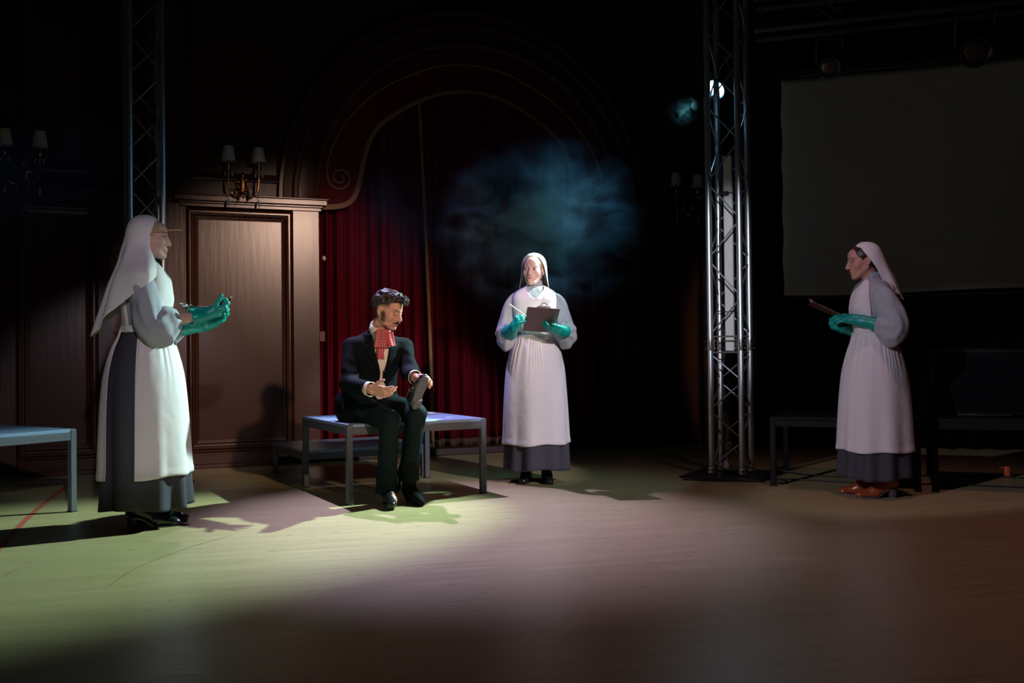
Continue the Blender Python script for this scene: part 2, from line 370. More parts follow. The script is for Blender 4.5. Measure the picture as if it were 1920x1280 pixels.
# ------------------------------------------------------------------ helpers: smooth solids
class Solid:
    """signed distance on a rectilinear grid, meshed into one continuous surface"""
    def __init__(s, xs, ys, zs):
        s.a = [np.asarray(q, np.float32) for q in (xs, ys, zs)]
        s.V = np.full([len(q) for q in s.a], 0.08, np.float32)
    def sub(s, lo, hi):
        sl = []
        for q, a, b in zip(s.a, lo, hi):
            i = max(int(np.searchsorted(q, a)) - 1, 0); j = min(int(np.searchsorted(q, b)) + 1, len(q)); sl.append(slice(i, max(j, i + 1)))
        sl = tuple(sl)
        return sl, s.a[0][sl[0]][:, None, None], s.a[1][sl[1]][None, :, None], s.a[2][sl[2]][None, None, :]
    def put(s, sl, d, k, op):
        v = s.V[sl]
        if op == 'add':
            if k > 0: h = np.maximum(k - np.abs(v - d), 0) / k; s.V[sl] = np.minimum(v, d) - h * h * k * 0.25
            else: s.V[sl] = np.minimum(v, d)
        elif op == 'cut':
            d = -d
            if k > 0: h = np.maximum(k - np.abs(v - d), 0) / k; s.V[sl] = np.maximum(v, d) + h * h * k * 0.25
            else: s.V[sl] = np.maximum(v, d)
    def cap(s, p, q, r1, r2=None, k=0.012, op='add', T=None):
        r2 = r1 if r2 is None else r2
        p = np.array(p, float); q = np.array(q, float)
        if T is not None: p = T[0] @ p + T[1]; q = T[0] @ q + T[1]
        m = max(r1, r2) + k + 0.03
        sl, X, Y, Z = s.sub(np.minimum(p, q) - m, np.maximum(p, q) + m)
        b = q - p; L2 = max(float(b @ b), 1e-9)
        t = np.clip(((X - p[0]) * b[0] + (Y - p[1]) * b[1] + (Z - p[2]) * b[2]) / L2, 0, 1)
        d = np.sqrt((X - p[0] - t * b[0]) ** 2 + (Y - p[1] - t * b[1]) ** 2 + (Z - p[2] - t * b[2]) ** 2) - (r1 + (r2 - r1) * t)
        s.put(sl, d.astype(np.float32), k, op); return s
    def ell(s, c, r, k=0.012, op='add', T=None, R=None):
        c = np.array(c, float); r = np.array(r, float) if hasattr(r, '__len__') else np.array([r, r, r], float)
        Rm = np.eye(3) if R is None else np.array(R, float)
        if T is not None: c = T[0] @ c + T[1]; Rm = T[0] @ Rm
        m = r.max() + k + 0.03
        sl, X, Y, Z = s.sub(c - m, c + m); X = X - c[0]; Y = Y - c[1]; Z = Z - c[2]
        a = (X * Rm[0, 0] + Y * Rm[1, 0] + Z * Rm[2, 0]); b = (X * Rm[0, 1] + Y * Rm[1, 1] + Z * Rm[2, 1]); e = (X * Rm[0, 2] + Y * Rm[1, 2] + Z * Rm[2, 2])
        k0 = np.sqrt((a / r[0]) ** 2 + (b / r[1]) ** 2 + (e / r[2]) ** 2); k1 = np.sqrt((a / r[0] ** 2) ** 2 + (b / r[1] ** 2) ** 2 + (e / r[2] ** 2) ** 2)
        d = k0 * (k0 - 1) / np.maximum(k1, 1e-6)
        s.put(sl, d.astype(np.float32), k, op); return s
    def grid(s): return s.a[0][:, None, None], s.a[1][None, :, None], s.a[2][None, None, :]
    def mesh(s):
        V = s.V; ins = V < 0
        c = np.zeros([n - 1 for n in V.shape], np.int8)
        for dx in (0, 1):
            for dy in (0, 1):
                for dz in (0, 1):
                    c += ins[dx:V.shape[0] - 1 + dx, dy:V.shape[1] - 1 + dy, dz:V.shape[2] - 1 + dz]
        act = (c > 0) & (c < 8); I, J, K = np.nonzero(act)
        idx = np.full(act.shape, -1, np.int32); idx[I, J, K] = np.arange(len(I))
        P = np.zeros((len(I), 3)); n = np.zeros(len(I)); cs = [(a, b, e) for a in (0, 1) for b in (0, 1) for e in (0, 1)]
        for A in cs:
            for ax in range(3):
                if A[ax]: continue
                B = list(A); B[ax] = 1
                va = V[I + A[0], J + A[1], K + A[2]]; vb = V[I + B[0], J + B[1], K + B[2]]
                x = (va < 0) != (vb < 0); t = np.where(x, va / np.where(x, va - vb, 1), 0)
                pa = np.stack([s.a[0][I + A[0]], s.a[1][J + A[1]], s.a[2][K + A[2]]], -1).astype(float); pb = np.stack([s.a[0][I + B[0]], s.a[1][J + B[1]], s.a[2][K + B[2]]], -1).astype(float)
                P += np.where(x[:, None], pa + t[:, None] * (pb - pa), 0); n += x
        P /= np.maximum(n, 1)[:, None]
        Fs = []
        for ax in range(3):
            u, v = [(1, 2), (2, 0), (0, 1)][ax]
            a = [slice(None)] * 3; b = [slice(None)] * 3; a[ax] = slice(0, -1); b[ax] = slice(1, None)
            x = ins[tuple(a)] != ins[tuple(b)]; st = ins[tuple(a)]
            q = np.nonzero(x); q = [np.array(w_) for w_ in q]
            ok = (q[u] >= 1) & (q[v] >= 1) & (q[u] < V.shape[u] - 1) & (q[v] < V.shape[v] - 1); q = [w_[ok] for w_ in q]
            def cell(du, dv):
                w_ = [z.copy() for z in q]; w_[u] = w_[u] - du; w_[v] = w_[v] - dv; return idx[w_[0], w_[1], w_[2]]
            f = np.stack([cell(1, 1), cell(0, 1), cell(0, 0), cell(1, 0)], -1); s0 = st[q[0], q[1], q[2]]
            f[~s0] = f[~s0][:, ::-1]; Fs.append(f)
        F = np.concatenate(Fs); F = F[(F >= 0).all(1)]
        return P, F
def axis(*seg):
    """axis(a, step, b, step, c) - rectilinear axis with varying step"""
    out = []; 
    for i in range(0, len(seg) - 2, 2):
        a, st, b = seg[i], seg[i + 1], seg[i + 2]; out.append(np.linspace(a, b, max(int(round((b - a) / st)), 1), endpoint=False))
    out.append([seg[-1]]); return np.concatenate(out)
def box_solid(lo, hi, st): return Solid(*[np.arange(a, b + st, st) for a, b in zip(lo, hi)])
# ------------------------------------------------------------------ people: heads, hands, feet
def add_head(S, T, w=1.0, nose=1.0, male=False):
    k = 0.016
    S.ell((0, .016, .028), (.073 * w, .092, .088), k, T=T)
    S.ell((0, -.022, -.022), (.060 * w, .064, .086), .02, T=T)
    S.ell((0, -.050, .045), (.052 * w, .042, .045), .02, T=T)                       # forehead
    for x in (-1, 1):
        S.ell((x * .040 * w, -.052, -.022), (.024, .026, .026), .018, T=T)            # cheek bone
        S.cap((x * .052 * w, .004, -.045), (x * .022, -.060, -.092), .018 if male else .014, .015, .02, T=T)  # jaw
        S.cap((x * .012, -.088, .027), (x * .043, -.074, .026), .0085 if male else .0065, .007, .010, T=T)     # brow ridge
    S.ell((0, -.074, -.093), (.022 if male else .018, .018, .018), .018, T=T)          # chin
    S.ell((0, -.078, -.062), (.026, .018, .022), .016, T=T)                            # mouth mound
    for x in (-1, 1): S.ell((x * .033, -.102, .007), (.016, .0145, .0105), .009, 'cut', T=T)   # eye sockets
    for x in (-1, 1): S.ell((x * .031, -.078, .008), (.0150, .0125, .0125), .004, T=T)
    L = nose
    S.cap((0, -.080, .022), (0, -.084 - .012 * L, -.022), .0085, .0140, .010, T=T)
    S.cap((0, -.087, .016), (0, -.086 - .022 * L, -.025), .0068, .0082, .007, T=T)
    S.ell((0, -.083 - .019 * L, -.030), (.0090, .0105, .0080), .006, T=T)
    for x in (-1, 1): S.ell((x * .0105, -.092, -.031), (.0070, .011, .0072), .006, T=T)
    S.cap((-.018, -.087, -.0570), (0, -.0955, -.0545), .0035, .0046, .004, T=T); S.cap((.018, -.087, -.0570), (0, -.0955, -.0545), .0035, .0046, .004, T=T)
    S.cap((-.013, -.0870, -.0650), (.013, -.0870, -.0650), .0050, .0050, .005, T=T)
    S.cap((-.02, -.101, -.0603), (.02, -.101, -.0603), .0016, .0016, .003, 'cut', T=T)
    S.cap((-.012, -.094, -.0785), (.012, -.094, -.0785), .004, .004, .006, 'cut', T=T)
    for x in (-1, 1):
        R = rotz(x * -.25) @ rotx(-.15)
        S.ell((x * .0765 * w, .014, -.004), (.0085, .0175, .031), .006, T=T, R=R)
        S.ell((x * .086 * w, .010, -.001), (.006, .010, .018), .004, 'cut', T=T, R=R)
        S.ell((x * .077 * w, .006, -.028), (.006, .009, .009), .004, T=T)

def head_tint(Q, skin, lips, brow, male=False, tone=None):
    """Q points in the head frame -> colours of skin, lips and brows, with shading painted into the eye sockets"""
    n = len(Q); C = np.tile(np.array(skin, float), (n, 1))
    x, y, z = Q[:, 0], Q[:, 1], Q[:, 2]; ax = np.abs(x)
    face = y < -.04
    d = np.sqrt((x / .022) ** 2 + ((z + .0600) / (.0088 - .004 * np.clip(ax / .02, 0, 1))) ** 2)
    m = np.clip((1.12 - d) * 5, 0, 1) * (face & (y < -.078)); C = C * (1 - m[:, None]) + np.array(lips) * m[:, None]
    bz = .0275 + .006 * np.sin(np.clip((ax - .012) / .036, 0, 1) * 2.6); th = (.0042 if male else .0026)
    m = np.clip((th - np.abs(z - bz)) / .0015 + .5, 0, 1) * ((ax > .011) & (ax < .050) & face); C = C * (1 - m[:, None] * .85) + np.array(brow) * m[:, None] * .85
    lz = .0105 + .003 * (1 - ((ax - .031) / .016) ** 2)                                     # upper lash line
    m = np.clip((.0017 - np.abs(z - lz + (.008 if male else 0))) / .0012 + .5, 0, 1) * ((np.abs(ax - .031) < .0165) & face); C = C * (1 - m[:, None] * .9) + np.array((.02, .012, .012)) * m[:, None] * .9
    m = np.exp(-((ax - .031) / .017) ** 2 - ((z - .012) / .010) ** 2) * face * .55; C = C * (1 - m[:, None]) + np.array((skin[0] * .42, skin[1] * .38, skin[2] * .45)) * m[:, None]  # eye sockets darkened, shade painted into the skin tint
    # blush
    m = np.exp(-((ax - .043) / .016) ** 2 - ((z + .018) / .016) ** 2) * face * .35; C = C * (1 - m[:, None]) + np.array((skin[0] * .95, skin[1] * .68, skin[2] * .68)) * m[:, None]
    return C

def eyes(T, parent, gaze=(0, -1, 0), closed=False):
    for sx in (-1, 1):
        b = MB(); r = .0108; c = np.array([sx * .031, -.0806, .0045])
        n = 20; b.sphere((0, 0, 0), (r, r, r * .66), n)
        V = np.array(b.V); g = nrm(gaze); fm = []
        for f in b.F:
            m = V[list(f)].mean(0); fm.append(1 if (m / np.linalg.norm(m)) @ g > .80 else 0)
        P = (V + c) @ T[0].T + T[1]
        o = mk('eye', P, b.F, None, parent, True, mats=[M['eye_white'], M['iris']], fm=fm)

def hand_caps(o, d, n, side=1, curls=((20, 25, 15),) * 4, thumb=(0.55, 0.25, 0.1), spread=0.10, sc=1.0, fat=0.0, R0=None):
    """capsules of a hand: wrist o, direction d to the knuckles, palm normal n, thumb on the side cross(d,n)*side"""
    o = np.array(o, float); d = nrm(d); n = np.array(n, float); n = nrm(n - d * (n @ d)); l = np.cross(d, n) * side
    out = []
    K = [(.030, .088, .072), (.0105, .092, .080), (-.0105, .089, .074), (-.030, .081, .058)]   # lateral, forward, length
    for i, (a, f, L) in enumerate(K):
        k0 = o + (l * a + d * f) * sc; w0 = o + (l * a * .62 + d * .012) * sc
        out.append((w0, k0, .0150 * sc + fat, .0120 * sc + fat))
        dd = nrm(d + l * spread * (1.5 - i) * 1.0); p = k0; ang = 0
        for j, (fr, r1, r2) in enumerate(((.45, .0098, .0088), (.30, .0088, .0080), (.25, .0080, .0068))):
            ang += rad(curls[i][j]); q = p + (dd * cos(ang) + n * sin(ang)) * L * fr * sc
            out.append((p, q, r1 * sc + fat, r2 * sc + fat)); p = q
    b = o + (l * .024 + d * .018 + n * .006) * sc; t1, t2, t3 = thumb
    dd = nrm(l * t1 + d * (1 - t1 * .3) + n * t2); p = b; q = p + dd * .044 * sc; out.append((p, q, .0165 * sc + fat, .0118 * sc + fat))
    d2 = nrm(dd + d * .25 + n * t3); p2 = q + d2 * .032 * sc; out.append((q, p2, .0112 * sc + fat, .0100 * sc + fat))
    d3 = nrm(d2 + d * .25 + n * t3); p3 = p2 + d3 * .026 * sc; out.append((p2, p3, .0100 * sc + fat, .0080 * sc + fat))
    return out

def glove(parent, elbow, o, d, n, side, curls, thumb, spread, cuff=0.16, cuffr=0.052, sc=1.0, seed=1):
    o = np.array(o, float); e = np.array(elbow, float); ax = nrm(e - o)
    caps = hand_caps(o, d, n, side, curls, thumb, spread, sc, fat=.0020)
    pts = np.array([c[0] for c in caps] + [c[1] for c in caps] + [o + ax * cuff]); lo = pts.min(0) - .07; hi = pts.max(0) + .07
    S = box_solid(lo, hi, .0026)
    for i, (p, q, r1, r2) in enumerate(caps): S.cap(p, q, r1, r2, .004 if i % 4 else .012)
    for (p, q, r1, r2) in [caps[0], caps[4], caps[8], caps[12]]: S.cap(p, q, r1, r2, .014)
    S.cap(o + nrm(d) * .03, o + ax * .05, .034, .038, .020); S.cap(o + ax * .03, o + ax * cuff, .038, cuffr, .012)
    X, Y, Z = S.grid()
    u = (X - o[0]) * ax[0] + (Y - o[1]) * ax[1] + (Z - o[2]) * ax[2]
    S.V = np.maximum(S.V, (u - cuff).astype(np.float32))                                    # cut the cuff square
    rr = np.sqrt(np.maximum((X - o[0]) ** 2 + (Y - o[1]) ** 2 + (Z - o[2]) ** 2 - u * u, 0))
    inner = rr - (cuffr - .008 - (cuff - u) * .10)
    S.V = np.maximum(S.V, -np.maximum(inner, (cuff - .035) - u).astype(np.float32))          # open mouth of the cuff
    P, F = S.mesh()
    N = wob(P, seed, 75); u = (P - o) @ ax
    P = P + nrm(np.cross(ax, [0, 0, 1]))[None] * 0
    c = o + np.clip(u, 0, 1)[:, None] * ax; rv = P - c; rl = np.linalg.norm(rv, axis=1, keepdims=True)
    P = P + rv / np.maximum(rl, 1e-4) * (N * .0035 * np.clip(u / .06, 0.12, 1))[:, None]
    return mk('glove', P, F, M['glove'], parent)

def shoe(parent, pos, yaw, m, heel_m, name='boot', laces=True, h=.05):
    """heeled ankle boot standing at pos (floor), toe towards -y turned by yaw"""
    R = rotz(yaw); t = np.array([pos[0], pos[1], 0.0]); T = (R, t)
    S = box_solid((pos[0] - .2, pos[1] - .2, -.01), (pos[0] + .2, pos[1] + .2, .23), .0035)
    S.cap((0, .075, .050 + h * .9), (0, -.045, .040 + h * .15), .034, .037, .02, T=T); S.cap((0, -.04, .036), (0, -.125, .026), .037, .027, .02, T=T)
    S.ell((0, -.145, .022), (.030, .030, .021), .02, T=T)
    S.cap((0, -.02, .060 + h * .4), (0, .05, .11 + h * .5), .032, .036, .02, T=T); S.cap((0, .058, .09 + h * .5), (0, .062, .20), .040, .046, .015, T=T)
    X, Y, Z = S.grid(); yl = (X - t[0]) * R[0, 1] + (Y - t[1]) * R[1, 1]
    fl = np.clip((yl + .06) / .11, 0, 1); base = .008 + h * (fl * fl * (3 - 2 * fl))
    S.V = np.maximum(S.V, (base - Z).astype(np.float32)); S.V = np.maximum(S.V, (Z - .195).astype(np.float32))
    P, F = S.mesh(); o = mk(name, P, F, m, parent)
    b = MB(); ys = np.linspace(-.165, .095, 22); out = []; 
    for y in ys:
        f = min(max((y + .06) / .11, 0), 1); zb = h * (f * f * (3 - 2 * f)); wd = .038 * math.sqrt(max(1 - ((y + .035) / .134) ** 4, .04)) * (0.82 if y > 0 else 1); out.append((y, zb, wd))
    V = []; Fq = []
    for (y, zb, wd) in out:
        for (x, z) in ((-wd, zb), (wd, zb), (wd, zb + .009), (-wd, zb + .009)): V.append(R @ np.array([x, y, z]) + t)
    for i in range(len(out) - 1):
        for k in range(4): Fq.append((i * 4 + k, i * 4 + (k + 1) % 4, (i + 1) * 4 + (k + 1) % 4, (i + 1) * 4 + k))
    Fq += [(0, 3, 2, 1), tuple((len(out) - 1) * 4 + k for k in range(4))]
    b.add(V, Fq); b.build('sole', heel_m, o)
    b = MB(); V = []
    for i, (z, s, yy) in enumerate(((0, .026, .072), (h * .5, .027, .070), (h + .004, .031, .066))):
        for k in range(14): a = 2 * pi * k / 14; V.append(R @ np.array([s * cos(a), yy + s * 1.05 * sin(a), z]) + t)
    Fh = [tuple(range(14))[::-1]] + [(i * 14 + k, i * 14 + (k + 1) % 14, (i + 1) * 14 + (k + 1) % 14, (i + 1) * 14 + k) for i in range(2) for k in range(14)]
    b.add(V, Fh); b.build('heel', heel_m, o)
    if laces:
        b = MB()
        for i in range(5):
            y = -.035 + i * .016; z = .078 + h * .35 + i * .017; c = R @ np.array([0, y - .018, z + .012]) + t
            a = R @ np.array([-.020, y, z]) + t; e = R @ np.array([.020, y + .006, z + .004]) + t
            b.tube(catmull([a, c, e], 7), .0022, 6)
        b.build('lace', m, o)
    return o

# ------------------------------------------------------------------ nurse costume
def ring(th, rx, rf, rb, e=2.0):
    """superellipse; th=0 front (-y), positive towards +x"""
    s, c = np.sin(th), np.cos(th); ry = np.where(c > 0, rf, rb)
    k = (np.abs(s / rx) ** e + np.abs(c / ry) ** e) ** (-1 / e)
    return s * k, -c * k
TZ = [1.02, 1.06, 1.15, 1.25, 1.33, 1.375, 1.405, 1.43, 1.447, 1.46, 1.49]
TX = [.138, .130, .145, .163, .170, .165, .140, .098, .066, .057, .053]
TF = [.118, .112, .125, .145, .132, .112, .094, .075, .060, .053, .052]
TB = [.105, .098, .105, .110, .114, .108, .096, .078, .064, .058, .056]
def torso(th, z, off=0.0, cy=0.012):
    x, y = ring(th, sinterp(z, TZ, TX) + off, sinterp(z, TZ, TF) + off, sinterp(z, TZ, TB) + off, 2.25)
    return np.stack([x, y + cy, z], -1)
SZ = [0.0, .12, .3, .6, .8, .95, 1.03, 1.08]
SX = [.250, .232, .226, .216, .202, .172, .144, .134]
SF = [.246, .228, .222, .208, .190, .155, .128, .116]
SB = [.244, .226, .220, .208, .192, .155, .118, .102]
def skirt(th, z, off=0.0, amp=0.02, nf=9, ph=0.0, cy=0.012, fine=0.0, seed=3):
    x, y = ring(th, sinterp(z, SZ, SX) + off, sinterp(z, SZ, SF) + off, sinterp(z, SZ, SB) + off, 2.0)
    g = np.clip((1.06 - z) / .95, 0, 1) ** 1.2
    P0 = np.stack([np.sin(th) * .25, np.cos(th) * .25, z * .12], -1)
    w = np.sin(nf * th + ph + 1.2 * np.sin(2 * th + ph)) * .7 + wob(P0, seed, 26) * .6
    f = 1 + (amp * g * w + fine * np.exp(-((z - 1.0) / .16) ** 2) * np.sin(31 * th + 5 * np.sin(3 * th) + 3 * np.sin(7 * th))) / np.maximum(np.sqrt(x * x + y * y), .05)
    return np.stack([x * f, y * f + cy, z + 0 * x], -1)

def sleeve(parent, S0, E, Wr, m, radii, seed=1, n=70, nth=48, wr=.008, end=1.0, drop=0.0):
    S0, E, Wr = [np.array(p, float) for p in (S0, E, Wr)]; Wr = E + (Wr - E) * end
    Si = np.array([S0[0] * .55, S0[1] + .004, S0[2] + .020])
    P = catmull([Si, S0 + np.array([0, 0, .004]), S0 * .5 + E * .5 + np.array([0, .004, 0]), E + (nrm(E - (S0 + Wr) / 2)) * .012, E * .5 + Wr * .5, Wr], n)
    V, F = tube_vf(P, 1.0, nth, cap=False); V = np.array([tuple(v) for v in V]).reshape(n, nth, 3)
    C = P[:, None, :]; D = V - C; s = np.linspace(0, 1, n)[:, None]
    r = interp((s - .16) / .84, *radii); r = np.where(s < .2, interp(s, [0, .08, .2], [.026, .046, r[int(n * .2), 0]]), r)
    a = np.linspace(0, 2 * pi, nth, endpoint=False)[None]
    N1 = wob(np.concatenate([D * .06 + C * .6], -1), seed, 60); N2 = np.sin(9 * a + 7 * s + 2 * np.sin(11 * s + seed)) * np.exp(-((s - 0.05) / .12) ** 2)
    N3 = np.sin(11 * a + seed) * np.exp(-((s - 1) / .08) ** 2); N4 = np.sin(46 * s + 2.2 * np.sin(a + seed) + seed) * np.exp(-((s - .55) / .17) ** 2)
    N5 = np.sin(3 * a + 16 * s + seed) * np.sin(5 * a - 11 * s + 2 * seed) * np.clip((s - .28) * 4, 0, 1)
    rr = r + wr * 1.15 * N1 + .008 * N5 + .005 * N2 + .004 * N3 + wr * .55 * N4
    sag = np.clip(-D[..., 2], 0, 1) * drop * np.exp(-((s - .72) / .2) ** 2)
    V = C + D * rr[..., None]; V[..., 2] -= sag
    for _ in range(16): V[1:-1] = V[1:-1] * .5 + (V[:-2] + V[2:]) * .25
    last = V[-1:] * .6 + C[-1:] * .4; V = np.concatenate([V, last], 0)
    return mk('sleeve', V.reshape(-1, 3), grid_faces_v(len(V), nth), m, parent, True)
def grid_faces_v(n, nth):
    i, k = np.meshgrid(np.arange(n - 1), np.arange(nth), indexing='ij'); k2 = (k + 1) % nth
    return np.stack([i * nth + k, i * nth + k2, (i + 1) * nth + k2, (i + 1) * nth + k], -1).reshape(-1, 4)

def nurse(loc, rz, scale, label, cfg):
    root = empty('person', loc, rz, scale); tag(root, label, 'person', 'performers in nurse costume')
    hy, hp, ht = rad(cfg.get('yaw', 0)), rad(cfg.get('pitch', 0)), np.array(cfg.get('head', (0, -.012, 1.560)), float)
    hr = rad(cfg.get('roll', 0))
    T = (rotz(hy) @ rotx(hp) @ roty(hr), ht)
    # --- body: one continuous surface
    S = Solid(axis(-.33, .008, -.10, .0030, .10, .008, .33), axis(-.42, .008, -.15 + ht[1], .0030, .12 + ht[1], .008, .19), axis(-.01, .010, .5, .012, 1.0, .008, 1.42, .0030, 1.70))
    S.cap((0, .03, 1.02), (0, .0, 1.25), .085, .10, .03); S.cap((-.10, .02, 1.34), (.10, .02, 1.34), .055, .055, .04); S.cap((0, .02, 1.05), (0, .02, .92), .10, .12, .03)
    for x in (-1, 1):
        fx, fy, _ = [f for f in cfg['feet'] if f[0] * x > 0][0]
        S.cap((x * .085, .02, .88), (x * .085, .02, .50), .082, .050, .02); S.cap((x * .085, .02, .50), (fx, fy + .058, .13), .050, .026, .01); S.cap((fx, fy + .058, .13), (fx, fy + .03, .085), .024, .020, .005); S.cap((fx, fy + .03, .085), (fx, fy - .06, .040), .018, .014, .005)
    for A in cfg['arms']:
        S.cap(A['s'], A['e'], .046, .038, .02); S.cap(A['e'], A['w'], .036, .022, .010)
        for c in hand_caps(A['w'], A['d'], A['n'], A['side'], A['curls'], A['thumb'], A['spread'], .92): S.cap(c[0], c[1], c[2] * .88, c[3] * .88, .003)
    nb = T[0] @ np.array([0, .022, -.07]) + T[1]
    S.cap((0, .020, 1.38), nb, .058, .047, .02)
    add_head(S, T, w=.97, nose=cfg.get('nose', 1.0))
    P, F = S.mesh(); Q = (P - T[1]) @ T[0]
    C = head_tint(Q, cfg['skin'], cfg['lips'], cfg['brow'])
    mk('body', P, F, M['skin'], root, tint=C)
    eyes(T, root, cfg.get('gaze', (0, -1, 0)))
    # --- hair: combed back, under the veil
    H = box_solid(ht - .14, ht + .15, .0032)
    H.ell((0, .020, .033), (.0790, .0985, .0915), .0, T=T); H.ell((0, .070, .0), (.055, .05, .06), .03, T=T)
    X, Y, Z = H.grid(); Rm = T[0]; q = [(X - ht[0]) * Rm[0, i] + (Y - ht[1]) * Rm[1, i] + (Z - ht[2]) * Rm[2, i] for i in range(3)]
    line = (q[1] + q[2] * .80 + .004 + np.abs(q[0]) * .10) * .75                                     # hairline plane, slanting from crown to ear
    H.V = np.maximum(H.V, -line.astype(np.float32))
    for x in (-1, 1): H.ell((x * .082, .002, -.012), (.020, .024, .036), .004, 'cut', T=T)
    H.V = np.maximum(H.V, (-q[2] - .055 - np.clip(q[1], 0, 1) * .5).astype(np.float32))
    P, F = H.mesh(); P = P + (wob(P * np.array([1, .4, 1]), 5, 240)[:, None] * .0012)
    mk('hair', P, F, cfg['hair'], root)
    # --- blouse, skirt, apron
    nu, nv = 96, 46
    th = np.linspace(-pi, pi, nu, endpoint=False)[:, None] + np.zeros((1, nv)); z = np.linspace(1.02, 1.485, nv)[None] + 0 * th
    B = torso(th, z); B += (wob(B, 11, 45) * .004 * np.clip((1.44 - z) / .05, 0, 1))[..., None] * np.stack([np.sin(th), -np.cos(th), 0 * th], -1)
    sheet('blouse', B, M['blouse'], root, wrap=True, solid=.003)
    z = np.linspace(cfg.get('hem', .095), 1.08, 60)[None] + 0 * np.zeros((240, 1)); th = np.linspace(-pi, pi, 240, endpoint=False)[:, None] + 0 * z
    K = skirt(th, z, 0, .024, 9, cfg.get('ph', 0)); K[..., 2] += .010 * np.sin(3 * th + 1) * np.clip((.3 - z) / .2, 0, 1)
    sheet('skirt', K, M['skirt'], root, wrap=True, solid=.004)
    for i, (a0, a1, h0) in enumerate(cfg['apron']):
        u = np.linspace(0, 1, 260)[:, None]; v = np.linspace(0, 1, 64)[None]; gap = 1.0
        th = rad(a0) + (rad(a1) - rad(a0)) * u + 0 * v; hem = h0 + cfg.get('slant', 0) * np.sin(th) + .006 * np.sin(5 * th)
        z = hem + (1.078 - hem) * v
        A = skirt(th, z, .017, cfg.get('aamp', .012), cfg.get('anf', 5), cfg.get('aph', .7), fine=.0028, seed=cfg.get('seed', 8))
        # edges of the wrap flare a little
        g = np.clip((1.06 - z) / .8, 0, 1); fl = cfg.get('flare', 0.0) * g * np.exp(-((u - 1) / .18) ** 2 * 1.0)
        A += (fl)[..., None] * np.stack([np.sin(th), -np.cos(th), 0 * th], -1)
        Kk = skirt(th, z, 0, .024, 9, cfg.get('ph', 0)); cc = np.array([0, .012]); ra = np.linalg.norm(A[..., :2] - cc, axis=-1); rk = np.linalg.norm(Kk[..., :2] - cc, axis=-1) + .010
        f = np.maximum(ra, ra + np.logaddexp(0, (rk - ra) / .004) * .004) / np.maximum(ra, .01); A[..., :2] = cc + (A[..., :2] - cc) * f[..., None]
        k = np.where(v < .045, .0025, 0) * np.ones_like(th); A += k[..., None] * np.stack([np.sin(th), -np.cos(th), 0 * th], -1)
        sheet('apron_skirt' if i == 0 else 'apron_back', A, M['apron'], root, solid=.003)
    w0 = cfg.get('bib', 74)
    for side in ('front', 'back'):
        u = np.linspace(-1, 1, 80)[:, None]; v = np.linspace(0, 1, 60)[None]
        hw = rad(w0) * (1 - .10 * v)
        th = u * hw
        if side == 'front': zt = 1.345 + .100 * np.clip(np.abs(u) / .75, 0, 1) ** 1.1 - .022 * np.clip((np.abs(u) - .75) / .25, 0, 1)
        else: zt = 1.405 + .035 * np.clip(np.abs(u) / .7, 0, 1) - .022 * np.clip((np.abs(u) - .75) / .25, 0, 1); th = pi + u * rad(56)
        z = 1.05 + (zt - 1.05) * v
        A = torso(th, z, .008)
        n = np.stack([np.sin(th), -np.cos(th), 0 * th], -1); A += n * (wob(torso(th, z), 11, 45) * .004 * np.clip((1.44 - z) / .05, 0, 1))[..., None]
        A -= n * (.006 * np.clip((np.abs(u) - .86) / .14, 0, 1) ** 2)[..., None]
        if side == 'front':
            fold = np.sin(u * 9 - v * 6) * .0028 + .0035 * np.tanh((u + .55 - v * 1.1) * 14) + .003 * np.sin(30 * u) * np.clip(.35 - v, 0, 1) * 2
            A += n * fold[..., None]
        A += n * ((wob(A, 21, 38) + .9) * .0022)[..., None]
        sheet('apron_bib' if side == 'front' else 'apron_bib_back', A, M['apron'], root, solid=.003)
    u = np.linspace(-pi, pi, 120, endpoint=False)[:, None]; v = np.linspace(0, 1, 6)[None]
    A = torso(u + 0 * v, 1.052 + .036 * v + 0 * u, .020); sheet('waistband', A, M['apron'], root, wrap=True, solid=.004)
    # --- arms
    for A in cfg['arms']:
        sleeve(root, A['s'], A['e'], A['w'], M['blouse'], A.get('rad', ([0, .1, .3, .55, .8, .93, 1], [.054, .062, .068, .078, .080, .064, .050])), seed=A['seed'], end=A.get('end', .55), drop=A.get('drop', .02), wr=.010)
        glove(root, A['e'], A['w'], A['d'], A['n'], A['side'], A['curls'], A['thumb'], A['spread'], A.get('cuff', .13), A.get('cuffr', .05), .97, A['seed'])
    # --- veil
    vc = cfg['veil']; nu, nv = 110, 90
    zt = ht[2] + .128; v = np.linspace(0, 1, nv)[None] ** 1.0; u = np.linspace(-1, 1, nu)[:, None]
    hb, hs = vc['hem']                                                                            # hem height at back, at sides
    zend = hb + (hs - hb) * np.abs(u) ** vc.get('hexp', 1.3)
    tt = v ** .75
    z = zt + (zend - zt) * v ** 1.35
    rel = z - ht[2]
    tm = sinterp(-rel, [-.128, -.104, -.090, -.05, -.02, .02, .08, .2, .5], [rad(a) for a in vc['tm']])
    a = u * tm
    rx = sinterp(-rel, [-.128, -.120, -.105, -.08, -.04, 0, .05, .12, .22, .35, .55], vc['rx']); rb = sinterp(-rel, [-.128, -.120, -.105, -.08, -.04, 0, .05, .12, .22, .35, .55], vc['rb'])
    rf = sinterp(-rel, [-.128, -.120, -.105, -.08, -.04, 0, .05, .12, .22, .35, .55], [.002, .036, .062, .082, .092, .094, .09, .07, .06, .06, .06])
    c, s = np.cos(a), np.sin(a); ry = np.where(c > 0, rb, rf); kk = (np.abs(s / rx) ** 2.1 + np.abs(c / ry) ** 2.1) ** (-1 / 2.1)
    lx, ly = s * kk, c * kk + .018
